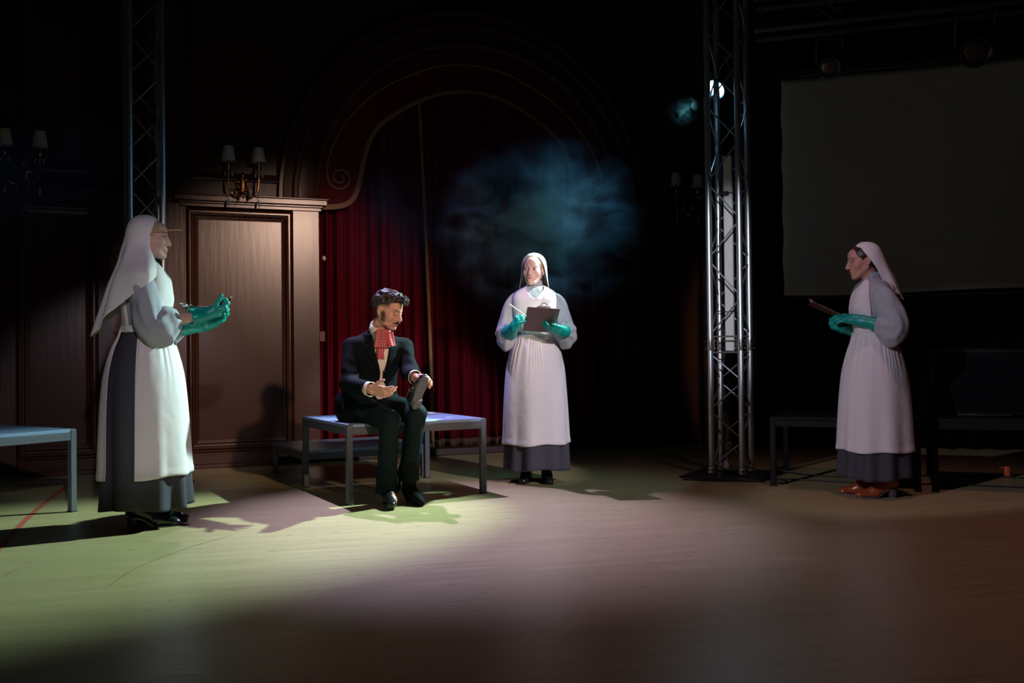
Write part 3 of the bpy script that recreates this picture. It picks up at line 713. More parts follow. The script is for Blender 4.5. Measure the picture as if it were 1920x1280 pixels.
    fold = np.clip((-rel - .0) / .25, 0, 1); w_ = np.sin(7 * a + 2.0 + 2 * np.sin(a * 2)) * vc.get('fold', .012) * fold + wob(np.stack([lx, ly, z * .35], -1), vc.get('seed', 4), 30) * .006
    nl = np.sqrt(lx ** 2 + ly ** 2) + 1e-4; lx = lx * (1 + w_ / nl); ly = ly * (1 + w_ / nl)
    hw = np.clip(1 - (-rel - .05) / .15, 0, 1)                                                      # part carried by the head
    Pl = np.stack([lx, ly, rel], -1); Rh = Pl @ T[0].T; Rb = Pl @ rotz(hy * .5).T
    V = Rh * hw[..., None] + Rb * (1 - hw[..., None]); V = V + ht
    V[..., 1] += sinterp(-rel, [0, .05, .15, .3, .6], vc.get('back', [0, 0, .02, .03, .04])) + 0 * u
    sheet('veil', V, M['veil'], root, solid=.003)
    # --- boots
    for x, dy, yw in cfg['feet']: shoe(root, (x, dy), rad(yw), cfg['shoe'][0], cfg['shoe'][1])
    return root, T
# ------------------------------------------------------------------ the hall
def struct(o): o['kind'] = 'structure'; return o
struct(mk('floor', [(-14, -4, 0), (14, -4, 0), (14, 16, 0), (-14, 16, 0)], [(0, 1, 2, 3)], M['floor'], smooth=False))
# the panelled wall stands 21 degrees to the camera; its own frame is x along, y behind, z up
WO = Vector((-2.568, 8.229, 0)); WA = rad(21)
def onwall(o): o.location = WO; o.rotation_euler = (0, 0, WA); return o
def wpt(t, y, z): return WO + Matrix.Rotation(WA, 4, 'Z') @ Vector((t, y, z))
CT, HW, SP = 2.38, 1.475, 2.34                       # arch centre, half width, spring height
TOP = 5.6
# wall with the arched opening cut out, 0.30 m thick
def wall_arch():
    b = MB()
    n = 48; arc = [(CT - HW * cos(pi * k / n), SP + 1.50 * sin(pi * k / n)) for k in range(n + 1)]
    x0, x1 = -6.0, 6.3
    for y, fl in ((0.0, 1), (0.30, -1)):
        V = [(x0, y, 0), (CT - HW, y, 0), (CT - HW, y, SP), (x0, y, SP), (CT + HW, y, 0), (x1, y, 0), (x1, y, SP), (CT + HW, y, SP)]
        F = [(0, 1, 2, 3), (4, 5, 6, 7)]
        o = len(V); V += [(p[0], y, p[1]) for p in arc]; q = len(V); V += [(p[0], y, TOP) for p in arc]
        for k in range(n): F.append((o + k, o + k + 1, q + k + 1, q + k))
        e = len(V); V += [(x0, y, SP), (x0, y, TOP), (x1, y, SP), (x1, y, TOP)]
        F += [(e, o, q, e + 1), (o + n, e + 2, e + 3, q + n)]
        b.add(V, [f if fl > 0 else f[::-1] for f in F])
    R = [(CT - HW, 0)] + arc + [(CT + HW, 0)]
    V = [(x, 0, z) for x, z in R] + [(x, .30, z) for x, z in R]; m = len(R)
    b.add(V, [(k, k + m, k + 1 + m, k + 1) for k in range(m - 1)])
    return b.build('wall_back', M['wood_dark'], smooth='auto')
struct(onwall(wall_arch()))
tn = [0]
def trim(b, m, smooth='auto'):
    tn[0] += 1; return struct(onwall(b.build('trim_%d' % tn[0], m, smooth=smooth)))
def frame_profile(b, x0, x1, z0, z1, prof):
    """mitred moulding around a rectangle on the wall; prof = (inset, height off the wall)"""
    V = []; F = []; n = len(prof)
    for (d, h) in prof:
        for (x, z) in ((x0 + d, z0 + d), (x1 - d, z0 + d), (x1 - d, z1 - d), (x0 + d, z1 - d)): V.append((x, -h, z))
    for i in range(n - 1):
        for k in range(4): F.append((i * 4 + k, i * 4 + (k + 1) % 4, (i + 1) * 4 + (k + 1) % 4, (i + 1) * 4 + k))
    b.add(V, [f for f in F])
DOORM = [(0, .0), (0, .030), (.012, .046), (.022, .030), (.034, .030), (.042, .044), (.056, .040), (.066, .018), (.092, .010), (.098, .0)]
def bay(t0, t1, lit=True):
    """tall door-like panel with mouldings, plain stiles, a shelf cornice and a picture-frame panel above"""
    b = MB(); frame_profile(b, t0, t1, .145, 2.215, DOORM); b.box(((t0 + t1) / 2, .001, 1.18), (t1 - t0 - .1, .012, 2.0))
    trim(b, M['wood_panel'], smooth=False)
    b = MB(); frame_profile(b, t0 + .03, t1 - .06, 2.46, 5.3, [(0, .0), (.0, .022), (.02, .034), (.04, .018), (.07, .006), (.08, 0)]); b.box(((t0 + t1) / 2, 0, 3.1), (t1 - t0 - .2, .008, 1.2))
    trim(b, M['wood'], smooth=False)
def stile(t0, t1, m='wood_panel', d=.035, z1=2.255):
    b = MB(); b.box(((t0 + t1) / 2, -d / 2 + .001, z1 / 2), (t1 - t0, d, z1), bev=.004); trim(b, M[m])
def cornice(t0, t1):
    b = MB()
    for (z0, z1, d) in ((2.225, 2.255, .050), (2.255, 2.272, .062), (2.272, 2.318, .095), (2.318, 2.330, .110)): b.box(((t0 + t1) / 2, -d / 2, (z0 + z1) / 2), (t1 - t0 + 2 * d - .1, d, z1 - z0), bev=.004)
    trim(b, M['wood_panel'])
def base(t0, t1):
    b = MB()
    b.box(((t0 + t1) / 2, -.022, .068), (t1 - t0, .044, .136), bev=.006); b.box(((t0 + t1) / 2, -.030, .146), (t1 - t0, .060, .020), bev=.006); b.box(((t0 + t1) / 2, -.030, .020), (t1 - t0, .060, .04), bev=.006)
    trim(b, M['wood_panel'])
bay(-.206, .679); stile(.681, .912); stile(-.40, -.208, 'wood'); cornice(-.26, .93); base(-.204, .677)
bay(4.08, 4.965); stile(3.848, 4.078); stile(4.967, 5.16, 'wood'); cornice(3.83, 5.02); base(4.082, 4.963)
bay(-1.50, -.90); stile(-.898, -.70, 'wood'); stile(-1.70, -1.502, 'wood'); base(-1.498, -.902)
stile(-.52, -.43, 'wood', .09, 5.4); stile(-.66, -.60, 'wood', .05, 5.4)
bay(-2.42, -1.82); stile(-2.64, -2.422, 'wood'); base(-2.418, -1.822); cornice(-2.62, -.72)
for s in (.06, ): 
    b = MB()
    for k in range(5): b.box((-3.2 + k * .11, -.03, 1.5), (.05, .06, 3.0), bev=.01)
    trim(b, M['wood'])
# round wooden archivolt around the opening: concentric mouldings, and the fluted strips below it
def archivolt():
    prof = [(.0, .0), (.0, .06), (.03, .075), (.055, .06), (.17, .052), (.185, .075), (.215, .080), (.235, .055), (.30, .045), (.315, .070), (.345, .070), (.36, .0)]
    n = 72; V = []; F = []
    for k in range(n + 1):
        a = pi * k / n
        for (d, h) in prof: V.append((CT - (HW + d) * cos(a), -h, SP - .005 + (1.50 + d) * sin(a)))
    m = len(prof)
    for k in range(n):
        for i in range(m - 1): F.append((k * m + i, k * m + i + 1, (k + 1) * m + i + 1, (k + 1) * m + i))
    b = MB(); b.add(V, F); return b
trim(archivolt(), M['wood'], smooth='auto')
# pelmet with its scrolls, curtains
PIN = [(-1.45, 2.30), (-1.25, 2.325), (-1.15, 2.40), (-1.10, 2.56), (-1.058, 2.747), (-1.0, 2.926), (-.90, 3.075), (-.69, 3.235), (-.46, 3.358), (-.25, 3.43), (0, 3.458), (.25, 3.43), (.46, 3.358), (.69, 3.235), (.90, 3.075), (1.0, 2.926), (1.058, 2.747), (1.10, 2.56), (1.15, 2.40), (1.25, 2.335), (1.45, 2.32)]
POUT = [(-1.375, 2.56), (-1.375, 2.66), (-1.33, 2.83), (-1.235, 3.02), (-1.10, 3.20), (-.885, 3.39), (-.655, 3.525), (-.33, 3.66), (0, 3.70), (.33, 3.66), (.655, 3.525), (.885, 3.39), (1.10, 3.20), (1.235, 3.02), (1.33, 2.83), (1.375, 2.66), (1.375, 2.56)]
pr_ = empty('pelmet', WO, WA); tag(pr_, 'dark red arched pelmet with gold scroll braid above the stage curtain', 'pelmet')
inn = catmull([(CT + a, z, 0) for a, z in PIN], 160)
V = []; F = []
for i, p in enumerate(inn):
    a = (p[0] - CT) / HW; a = max(-1, min(1, a)); zt = SP + 1.49 * math.sqrt(max(0, 1 - a * a)) + .0; zt = max(zt, p[1] + .02)
    for y in (.055, .075): V += [(p[0], y, p[1]), (p[0], y, zt)]
for i in range(len(inn) - 1):
    a = i * 4; c = a + 4; F += [(a, c, c + 1, a + 1), (a + 2, a + 3, c + 3, c + 2), (a, a + 2, c + 2, c), (a + 1, c + 1, c + 3, a + 3)]
mk('pelmet_cloth', V, F, M['pelmet'], pr_, False)
b = MB(); fr = np.array([(p[0], p[1]) for p in inn]); tg = np.gradient(fr, axis=0); tg /= np.linalg.norm(tg, axis=1)[:, None]; nn = np.stack([tg[:, 1], -tg[:, 0]], 1)
V = []; F = []
for i in range(len(fr)):
    wv = .030 + .016 * min(1, abs(fr[i, 0] - CT) / 1.3)
    q = fr[i] + nn[i] * wv
    for (pp, y) in ((fr[i], .046), (q, .046), (q, .052), (fr[i], .052)): V.append((pp[0], y, pp[1]))
for i in range(len(fr) - 1):
    for k in range(4): F.append((i * 4 + k, (i + 1) * 4 + k, (i + 1) * 4 + (k + 1) % 4, i * 4 + (k + 1) % 4))
mk('fringe', V, F, M['gold'], pr_, False)
def spiral(sg):
    c = (CT + sg * 1.262, 2.555); out = []
    for k in range(60):
        a = -(k / 59) * 3.36 * pi; r = .113 * (1 - k / 59 * .80)
        out.append((c[0] + sg * r * cos(a), .050, c[1] + r * sin(a)))
    return out
b = MB(); ob = catmull([(CT + a, .050, z) for a, z in POUT], 140)
b.tube(ob, .0085, 8)
for sg in (-1, 1):
    S_ = spiral(sg); b.tube(S_, .0085, 8)
b.build('scroll_braid', M['gold'], pr_)
def curtain(name, t0, t1, y0, z0, z1, nf, label, seed):
    nu, nv = 260, 40
    u = np.linspace(0, 1, nu)[:, None]; v = np.linspace(0, 1, nv)[None]; x = t0 + (t1 - t0) * u + 0 * v
    ph = 2 * pi * nf * (u + .03 * np.sin(9 * u + seed)) ; dep = (.050 + .018 * np.sin(5 * u * pi + seed)) * (1 - .35 * v)
    y = y0 + dep * np.sin(ph + .35 * np.sin(3 * v + u * 4)) + .012 * np.sin(2.3 * ph + 1)
    z = z0 + (z1 - z0) * v + 0 * u
    r = empty(name, WO, WA); tag(r, label, 'curtain')
    P = np.stack([x, y, z], -1); sheet('drape', P, M['velvet'], r, solid=.006)
    Fg = np.stack([x[:, :2], y[:, :1] - .006 + 0 * v[:, :2], np.stack([z[:, 0] - .055, z[:, 0] + .012], -1)], -1); sheet('fringe', Fg, M['gold_dark'], r, solid=.004)
    return r, P
cr, CP = curtain('curtain', .955, 2.02, .19, .125, 3.55, 9, 'red velvet curtain with a gold braided edge, behind the seated man', .4)
e = CP[-3]; bb = MB(); pth = [(float(p[0]) - .03 - .10 * (float(p[2]) / 3.4) ** 1.5, float(p[1]) - .055, float(p[2])) for p in e[::2]]
bb.tube(pth, .017, 8); bb.build('gold_braid', M['gold'], cr)
curtain('curtain', 2.03, 3.84, .23, .125, 3.75, 15, 'red velvet curtain behind the standing nurse, in the right part of the arch', 1.7)
b = MB(); b.box((2.38, .45, 2.3), (3.6, .02, 4.6)); trim(b, M['black_cloth'])                 # dark alcove behind the curtains
b = MB(); b.box((CT, .16, .035), (2 * HW - .01, .27, .07), bev=.008); trim(b, M['wood_dark'])       # sill of the alcove
# black masking on the right and the right corner
def drape_wall(name, A, B, z1, seed, amp=.05, nf=26):
    A = np.array(A, float); B = np.array(B, float); d = B - A; L = np.linalg.norm(d); n = np.array([d[1], -d[0]]) / L
    u = np.linspace(0, 1, 420)[:, None]; v = np.linspace(0, 1, 6)[None]
    off = amp * np.sin(2 * pi * nf * (u + .01 * np.sin(17 * u + seed))) * (1 + 0 * v)
    P = np.stack([A[0] + d[0] * u + n[0] * off, A[1] + d[1] * u + n[1] * off, z1 * v + 0 * u], -1)
    return sheet(name, P, M['black_cloth'], None, solid=.004)
tag(drape_wall('masking_drape', (2.27, 9.75), (7.2, 8.15), 5.2, 1), 'black masking drape hanging behind the projection screen and benches', 'drape')
# pale strip of floor trim running from behind the nurse to the truss
b = MB(); A = Vector((.30, 7.93, 0)); B = Vector((1.30, 7.45, 0)); d = (B - A); ang = math.atan2(d.y, d.x)
b.box((A + B) / 2 + Vector((0, 0, .002)), (d.length, .022, .004), Matrix.Rotation(ang, 3, 'Z')); o = b.build('trim_%d' % (tn[0] + 1), M['pale_tape']); struct(o); tn[0] += 1
# ------------------------------------------------------------------ marks on the floor
def strip(name, pts, wd, m, label, cat, n=40):
    P = catmull([(x, y, 0) for x, y in pts], n); t = np.gradient(P, axis=0); t /= np.linalg.norm(t, axis=1)[:, None]; q = np.stack([-t[:, 1], t[:, 0], 0 * t[:, 0]], 1) * wd / 2
    V = np.stack([P - q, P + q], 1).reshape(-1, 3); V[:, 2] = .0009
    o = mk(name, V, grid_faces(n, 2), m, None, True); o['kind'] = 'structure'; return o
strip('trim_40', [(-2.52, 4.65), (-2.95, 5.9), (-3.32, 7.15)], .034, M['red_tape'], '', '')
strip('trim_41', [(-1.50, 5.10), (-1.63, 4.75), (-1.70, 4.35), (-1.69, 4.02)], .005, M['scuff'], '', '')
strip('trim_42', [(-2.26, 4.55), (-2.25, 4.35), (-2.22, 4.18)], .004, M['scuff'], '', '')
# ------------------------------------------------------------------ stage benches
def bench(loc, rz, w, dpt, h, label, leg=.040, toph=.022, grp='stage benches', name='stage_bench', dark=False):
    """loc = one corner of the frame on the floor; local x along one side (w), local y along the other (dpt)"""
    r = empty(name, loc, rz); tag(r, label, 'bench', grp)
    b = MB(); b.box((w / 2, dpt / 2, h - toph / 2 + .001), (w - .008, dpt - .008, toph), bev=.003); b.build('bench_top', M['bench_shaded' if dark else 'bench_top'], r)
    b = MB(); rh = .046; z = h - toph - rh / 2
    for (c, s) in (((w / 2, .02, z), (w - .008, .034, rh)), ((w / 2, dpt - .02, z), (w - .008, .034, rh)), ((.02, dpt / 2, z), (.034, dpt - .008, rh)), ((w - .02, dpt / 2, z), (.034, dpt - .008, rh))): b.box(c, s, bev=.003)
    b.build('frame', M['bench_shaded' if dark else 'bench_frame'], r)
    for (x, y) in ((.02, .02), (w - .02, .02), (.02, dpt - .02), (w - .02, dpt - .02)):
        b = MB(); b.box((x, y, (h - .001) / 2), (leg, leg, h - .001), bev=.004); lg = b.build('leg', M['bench_shaded' if dark else 'bench_frame'], r)
        b = MB(); b.box((x, y, .004), (leg + .006, leg + .006, .008), bev=.002); b.build('foot_cap', M['black_metal'], lg)
    return r
BR = math.atan2(6.527 - 6.06, -.185 + 1.046)
bench((-1.046 - .0, 6.06, 0), BR, .985, 1.0, .51, 'square stage bench with blue-grey top on which the man in the suit sits')
bench((-1.545, 7.07, 0), BR, .985, .88, .245, 'low stage step standing behind the bench of the seated man', name='stage_step')
bl = math.atan2(6.441 - 5.98, -3.411 + 2.687)
bench((-2.70, 5.95, 0), bl, .90, 1.0, .51, 'stage bench at the far left edge, in front of the dark panels')
a = math.atan2(6.391 - 6.741, 2.729 - 1.829)
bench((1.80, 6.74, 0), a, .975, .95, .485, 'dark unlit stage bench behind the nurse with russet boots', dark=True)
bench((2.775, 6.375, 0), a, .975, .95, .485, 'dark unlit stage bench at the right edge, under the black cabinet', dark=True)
# white saucer on the bench
b = MB(); b.lathe([(.0, .0), (.022, .0), (.036, .010), (.037, .012), (.022, .004), (0, .003)], n=28); o = b.build('saucer', M['white_plastic'], None)
o.location = (-.60, 6.98, .5115); tag(o, 'small white saucer lying on the far end of the seated man\'s bench', 'saucer')
# black cabinet on the right bench
r = empty('loudspeaker', (2.92, 6.62, .4855), a); tag(r, 'large black loudspeaker cabinet standing on the dark benches at the right', 'loudspeaker')
b = MB(); b.box((.34, .2, .235), (.76, .40, .46), bev=.02); b.build('cabinet', M['bench_shaded'], r)
b = MB(); b.box((.34, -.004, .235), (.70, .012, .40), bev=.006); b.build('grille', M['black_cloth'], r)
b = MB(); b.box((.30, .02, .012), (.34, .03, .012), bev=.003); b.build('foot_rail', M['chrome'], r)

# ------------------------------------------------------------------ trusses
def truss(loc, rz, s, heights, label, base=True, step=.30, top=4.6):
    r = empty('truss_tower', loc, rz); tag(r, label, 'truss', 'square aluminium truss towers')
    R = .0245; C4 = [(0, 0), (s, 0), (s, s), (0, s)]
    for (x, y) in C4:
        b = MB(); b.tube([(x, y, .03), (x, y, top)], R, 20); b.build('main_tube', M['alu'], r)
        for hz in heights:
            b = MB(); b.lathe([(R, -.045), (.030, -.045), (.031, -.03), (.031, -.008), (.034, -.006), (.034, .006), (.031, .008), (.031, .03), (.030, .045), (R, .045)], (x, y, hz), 20)
            for dz in (-.028, .028):
                b.tube([(x - .040, y, hz + dz), (x + .040, y, hz + dz)], .0055, 8)
            b.build('coupler', M['chrome'], r)
        b = MB(); b.lathe([(R, 0), (.032, 0), (.034, .012), (.030, .03), (.030, .055), (R, .06)], (x, y, .02), 18); b.build('foot', M['chrome'], r)
    zs = [.06]
    levels = [.06] + sorted(sum([[h - .06, h + .06] for h in heights], [])) + [top - .02]
    for i in range(4):
        a_, c_ = C4[i], C4[(i + 1) % 4]
        for q in range(0, len(levels), 2):
            b = MB()
            z0, z1 = levels[q], levels[q + 1]; n = max(2, int(round((z1 - z0) / step))); n += n % 2
            dz = (z1 - z0) / n; pts = []
            for k in range(n):
                p, w_ = (a_, c_) if (k + i) % 2 == 0 else (c_, a_)
                A_ = Vector((p[0], p[1], z0 + dz * k + .012)); B_ = Vector((w_[0], w_[1], z0 + dz * (k + 1) - .012)); dv = (B_ - A_).normalized() * .004
                b.tube([A_ + dv, B_ - dv], .0062, 8)
            b.tube([(a_[0], a_[1], z0), (c_[0], c_[1], z0)], .0062, 8); b.tube([(a_[0], a_[1], z1), (c_[0], c_[1], z1)], .0062, 8)
            b.build('brace', M['alu_dark'], r)
    if base:
        b = MB(); b.box((s / 2, s / 2, .008), (.62, .62, .016), bev=.004); b.build('base_plate', M['black_metal'], r)
    return r
th_ = rad(-30)
tr = truss((1.507, 7.30, 0), th_, .235, (1.0,), 'aluminium truss tower with the lit stage lamp, between the two nurses on the right')
truss((-2.870, 7.22, 0), rad(28), .235, (1.0,), 'aluminium truss tower behind the nurse at the left')
# horizontal truss beam high on the right
r = empty('truss_beam', (1.80, 7.02, 3.30), rad(-18.5)); tag(r, 'dark horizontal truss beam high above the projection screen', 'truss')
for (y, z) in ((0, 0), (.235, 0), (0, .235), (.235, .235)):
    b = MB(); b.tube([(0, y, z), (4.2, y, z)], .0245, 14); b.build('main_tube', M['alu_shaded'], r)
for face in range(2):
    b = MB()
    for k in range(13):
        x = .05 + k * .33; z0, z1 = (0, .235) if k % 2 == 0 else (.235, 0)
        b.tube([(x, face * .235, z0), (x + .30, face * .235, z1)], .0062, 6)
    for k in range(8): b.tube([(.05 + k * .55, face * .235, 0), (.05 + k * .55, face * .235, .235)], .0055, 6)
    b.build('brace', M['alu_shaded'], r)
# white LED batten and cable inside the right truss
Rt = Matrix.Rotation(th_, 4, 'Z'); To = Vector((1.507, 7.30, 0))
def tpt(x, y, z): return To + Rt @ Vector((x, y, z))
r = empty('light_batten', tpt(.105, .160, 0), th_); tag(r, 'white upright batten strapped inside the right truss tower', 'light batten')
b = MB(); b.box((0, 0, 1.70), (.070, .035, 1.50), bev=.006); b.build('housing', M['white_plastic'], r)
for z in (2.17, 1.26): 
    b = MB(); b.tube([(-.10, -.02, z), (0, -.024, z - .01), (.10, -.02, z + .004)], .004, 6); b.build('strap', M['rubber'], r)
b = MB(); b.box((-.01, -.030, 2.16), (.05, .03, .035), bev=.008); b.build('clamp', M['black_metal'], r)
P = [tpt(.03, .20, 2.6), tpt(.04, .22, 2.2), tpt(.02, .205, 1.9), tpt(.025, .20, 1.3), tpt(.05, .21, 1.0), tpt(.03, .20, .75), tpt(.055, .205, .5), tpt(.035, .205, .2), tpt(.05, .18, .03)]
b = MB(); b.tube(catmull(P, 90), .006, 8); tag(b.build('cable', M['rubber']), 'black cable hanging down inside the right truss tower', 'cable')
b = MB(); b.sphere(tpt(.115, -.005, .085), (.022, .012, .034), 12); b.sphere(tpt(.108, -.010, .112), (.012, .010, .014), 10); b.tube([tpt(.115, 0, .11), tpt(.115, 0, .19)], .002, 6)
tag(b.build('paper_tag', M['paper']), 'crumpled white tag tied low on the right truss tower', 'tag')
# ------------------------------------------------------------------ stage lamps
def lamp(loc, aim, label, lit, sc=1.0, hang=.22):
    r = empty('stage_lamp', loc); tag(r, label, 'stage lamp', 'stage lamps on the trusses'); r.rotation_euler = (Vector(aim) - Vector(loc)).to_track_quat('-Z', 'Y').to_euler(); r.scale = (sc,) * 3
    b = MB(); b.lathe([(.0, .17), (.05, .165), (.068, .12), (.078, .03), (.082, -.06), (.086, -.115), (.080, -.115), (.074, -.06), (.072, .0), (0, .01)], n=28); b.build('can', M['black_metal'], r)
    b = MB(); b.lathe([(0, -.098), (.050, -.100), (.066, -.094)], n=28); b.build('lens', M['lens'] if lit else M['black_leather'], r)
    b = MB(); b.lathe([(.066, -.094), (.080, -.104), (.0805, -.098)], n=28); b.build('reflector_rim', M['lens_rim'] if lit else M['black_metal'], r)
    b = MB(); b.tube([(-.095, 0, .0), (-.10, .06, .02), (-.10, .19, .03), (0, .20, .03), (.10, .19, .03), (.10, .06, .02), (.095, 0, .0)], .009, 8); b.build('yoke', M['black_metal'], r)
    return r
lamp(LAMP, LAMP + ldir, 'lit blue-white stage lamp shining through the right truss tower', True, 1.0)
lamp((3.30, 6.80, 3.10), (2.4, 3, 0), 'dark unlit stage lamp hanging in front of the top of the screen', False, 1.25)
lamp((2.36, 7.05, 3.06), (1.2, 3, 0), 'dark unlit stage lamp with dotted face, left of the other below the beam', False, .9)
b = MB(); b.tube([LAMP + Vector((0, 0, .20)), LAMP + Vector((-.02, .02, .34)), tpt(.1175, .235, 3.42)], .012, 8); tag(b.build('lamp_bracket', M['black_metal']), 'black bracket holding the lit stage lamp on the truss tower', 'bracket')
# ------------------------------------------------------------------ projection screen
sa = rad(-18); r = empty('projection_screen', (2.355, 8.30, 0), sa); tag(r, 'large grey projection screen hanging unlit at the right', 'projection screen')
u = np.linspace(0, 1, 60)[:, None]; v = np.linspace(0, 1, 40)[None]
x = 3.3 * u + .006 * np.sin(9 * v * pi) * (u < .02) + 0 * v; z = 1.425 + 1.865 * v - .012 * np.sin(u * pi * 3.0) * (1 - v) + 0 * u; y = .008 * np.sin(u * 9 + v * 4)
sheet('screen_cloth', np.stack([x, y, z], -1), M['screen'], r, solid=.003)
b = MB(); b.box((1.65, .0, 3.33), (3.4, .07, .07), bev=.01); b.build('roller_box', M['black_metal'], r)
b = MB(); b.tube([(-.03, .02, 1.40), (3.33, .02, 1.40)], .012, 10); b.build('bottom_bar', M['black_metal'], r)
# ------------------------------------------------------------------ wall sconces
def sconce_parts():
    r = empty('wall_sconce')
    b = MB(); b.sphere((0, -.015, 0), (.032, .018, .085), 16); b.sphere((0, -.03, .075), (.016, .014, .03), 12); b.sphere((0, -.035, -.10), (.018, .016, .028), 12)
    for k in range(7): a_ = k / 7 * 2 * pi; b.sphere((.040 * cos(a_), -.022, .052 * sin(a_)), (.013, .010, .013), 8)
    b.box((0, .018, 0), (.03, .066, .07), bev=.006)
    b.build('back_plate', M['brass'], r)
    for s in (-1, 1):
        b = MB(); P = catmull([(0, -.04, -.075), (s * .06, -.075, -.115), (s * .115, -.09, -.06), (s * .125, -.095, .04), (s * .125, -.095, .125)], 26); b.tube(P, [.009 - .003 * abs(i / 25 - .5) for i in range(26)], 8)
        b.tube(catmull([(s * .05, -.07, -.105), (s * .03, -.10, -.04), (s * .062, -.10, -.012), (s * .07, -.09, -.05)], 16), .005, 6); b.sphere((s * .10, -.09, -.085), (.016, .012, .016), 8)
        b.lathe([(.006, .10), (.018, .112), (.027, .135), (.026, .140), (.012, .138)], (s * .125, -.095, 0), 16)
        arm = b.build('arm', M['brass'], r)
        b = MB(); b.lathe([(.0, .138), (.011, .138), (.011, .185), (0, .187)], (s * .125, -.095, 0), 14); b.build('candle_tube', M['chrome'], arm)
        b = MB(); b.lathe([(.058, .185), (.060, .185), (.060, .190), (.043, .308), (.041, .308), (.041, .304), (.057, .190)], (s * .125, -.095, 0), 30); b.build('lamp_shade', M['shade'], r)
        for q in range(2):
            xx = s * (.125 - q * .085); yy = -.10 + .012 * q; zz = -.10 - .055 * (1 - q)
            b = MB(); b.tube([(xx, yy, zz + .07), (xx, yy, zz + .02)], .0022, 6); b.lathe([(0, .02), (.0085, .005), (.011, -.015), (.004, -.045), (0, -.06)], (xx, yy, zz), 8); b.build('drop', M['brass'] if q else M['crystal'], r)
        for q in range(3):
            xx = s * (.095 + q * .03); b = MB(); b.lathe([(0, .02), (.007, .005), (.009, -.012), (0, -.035)], (xx, -.11, .078), 8); b.build('crystal', M['crystal'], r)
    return r
sc0 = sconce_parts(); tag(sc0, 'brass two-arm wall sconce with cream shades above the lit brown door panel', 'wall sconce', 'two-arm wall sconces')
sc0.rotation_euler = (0, 0, WA); sc0.location = wpt(.255, -.052, 2.425)
for t, lb in ((-1.44, 'dim blue-lit two-arm wall sconce at the far left edge above the dark panels'), (4.62, 'dark two-arm wall sconce right of the arch, close to the truss tower')):
    c = copy_tree(sc0); c.location = wpt(t, -.052, 2.445); c['label'] = lb
# ------------------------------------------------------------------ small things
b = MB(); b.sphere((0, 0, 0), (.018, .020, .022), 14); b.tube([(0, .01, 0), (0, .10, 0)], .007, 8); o = b.build('curtain_hook', M['white_plastic']); o.location = wpt(.955, -.02, 1.815); o.rotation_euler = (0, 0, WA); tag(o, 'small white knob beside the curtain edge, right of the door panel', 'hook')
b = MB(); b.box((0, 0, 0), (.055, .05, .10), bev=.006); o = b.build('call_point', mat('signal red plastic', (.12, .004, .008), .5)); o.location = wpt(.952, .10, 1.12); o.rotation_euler = (0, 0, WA); tag(o, 'small red box behind the edge of the wall, left of the curtain', 'call point')
def cable(pts, label, r=.006, m='rubber', n=60):
    b = MB(); b.tube(catmull([(x, y, r + z) for x, y, z in pts], n), r, 8); return tag(b.build('cable', M[m]), label, 'cable', 'black cables on the floor')
cable([(1.25, 7.10, 0), (1.6, 6.98, 0), (2.0, 7.05, 0), (2.5, 6.80, 0), (3.2, 6.62, 0), (4.4, 6.0, 0)], 'thin black cable running along the floor from the truss tower past the russet boots')
cable([(1.80, 7.45, 0), (1.98, 7.30, 0), (2.12, 7.42, 0), (2.3, 7.2, 0), (2.7, 7.1, 0), (3.3, 7.15, 0), (4.3, 6.7, 0)], 'black cable looped on the floor behind the dark bench, farther back than the other')
cable([(1.86, 6.92, 0), (1.93, 6.84, 0), (1.97, 6.95, 0), (1.90, 7.02, 0), (1.86, 6.92, 0)], 'small curl of black cable by the leg of the dark bench', n=30)
o = MB(); o.box((0, 0, .0), (.035, .03, .085), bev=.006); o.tube([(-.02, 0, .02), (-.09, 0, .03)], .006, 8); o = o.build('plug', M['orange']); o.location = (3.62, 7.05, .05); tag(o, 'orange plug on the floor under the right dark bench', 'plug')
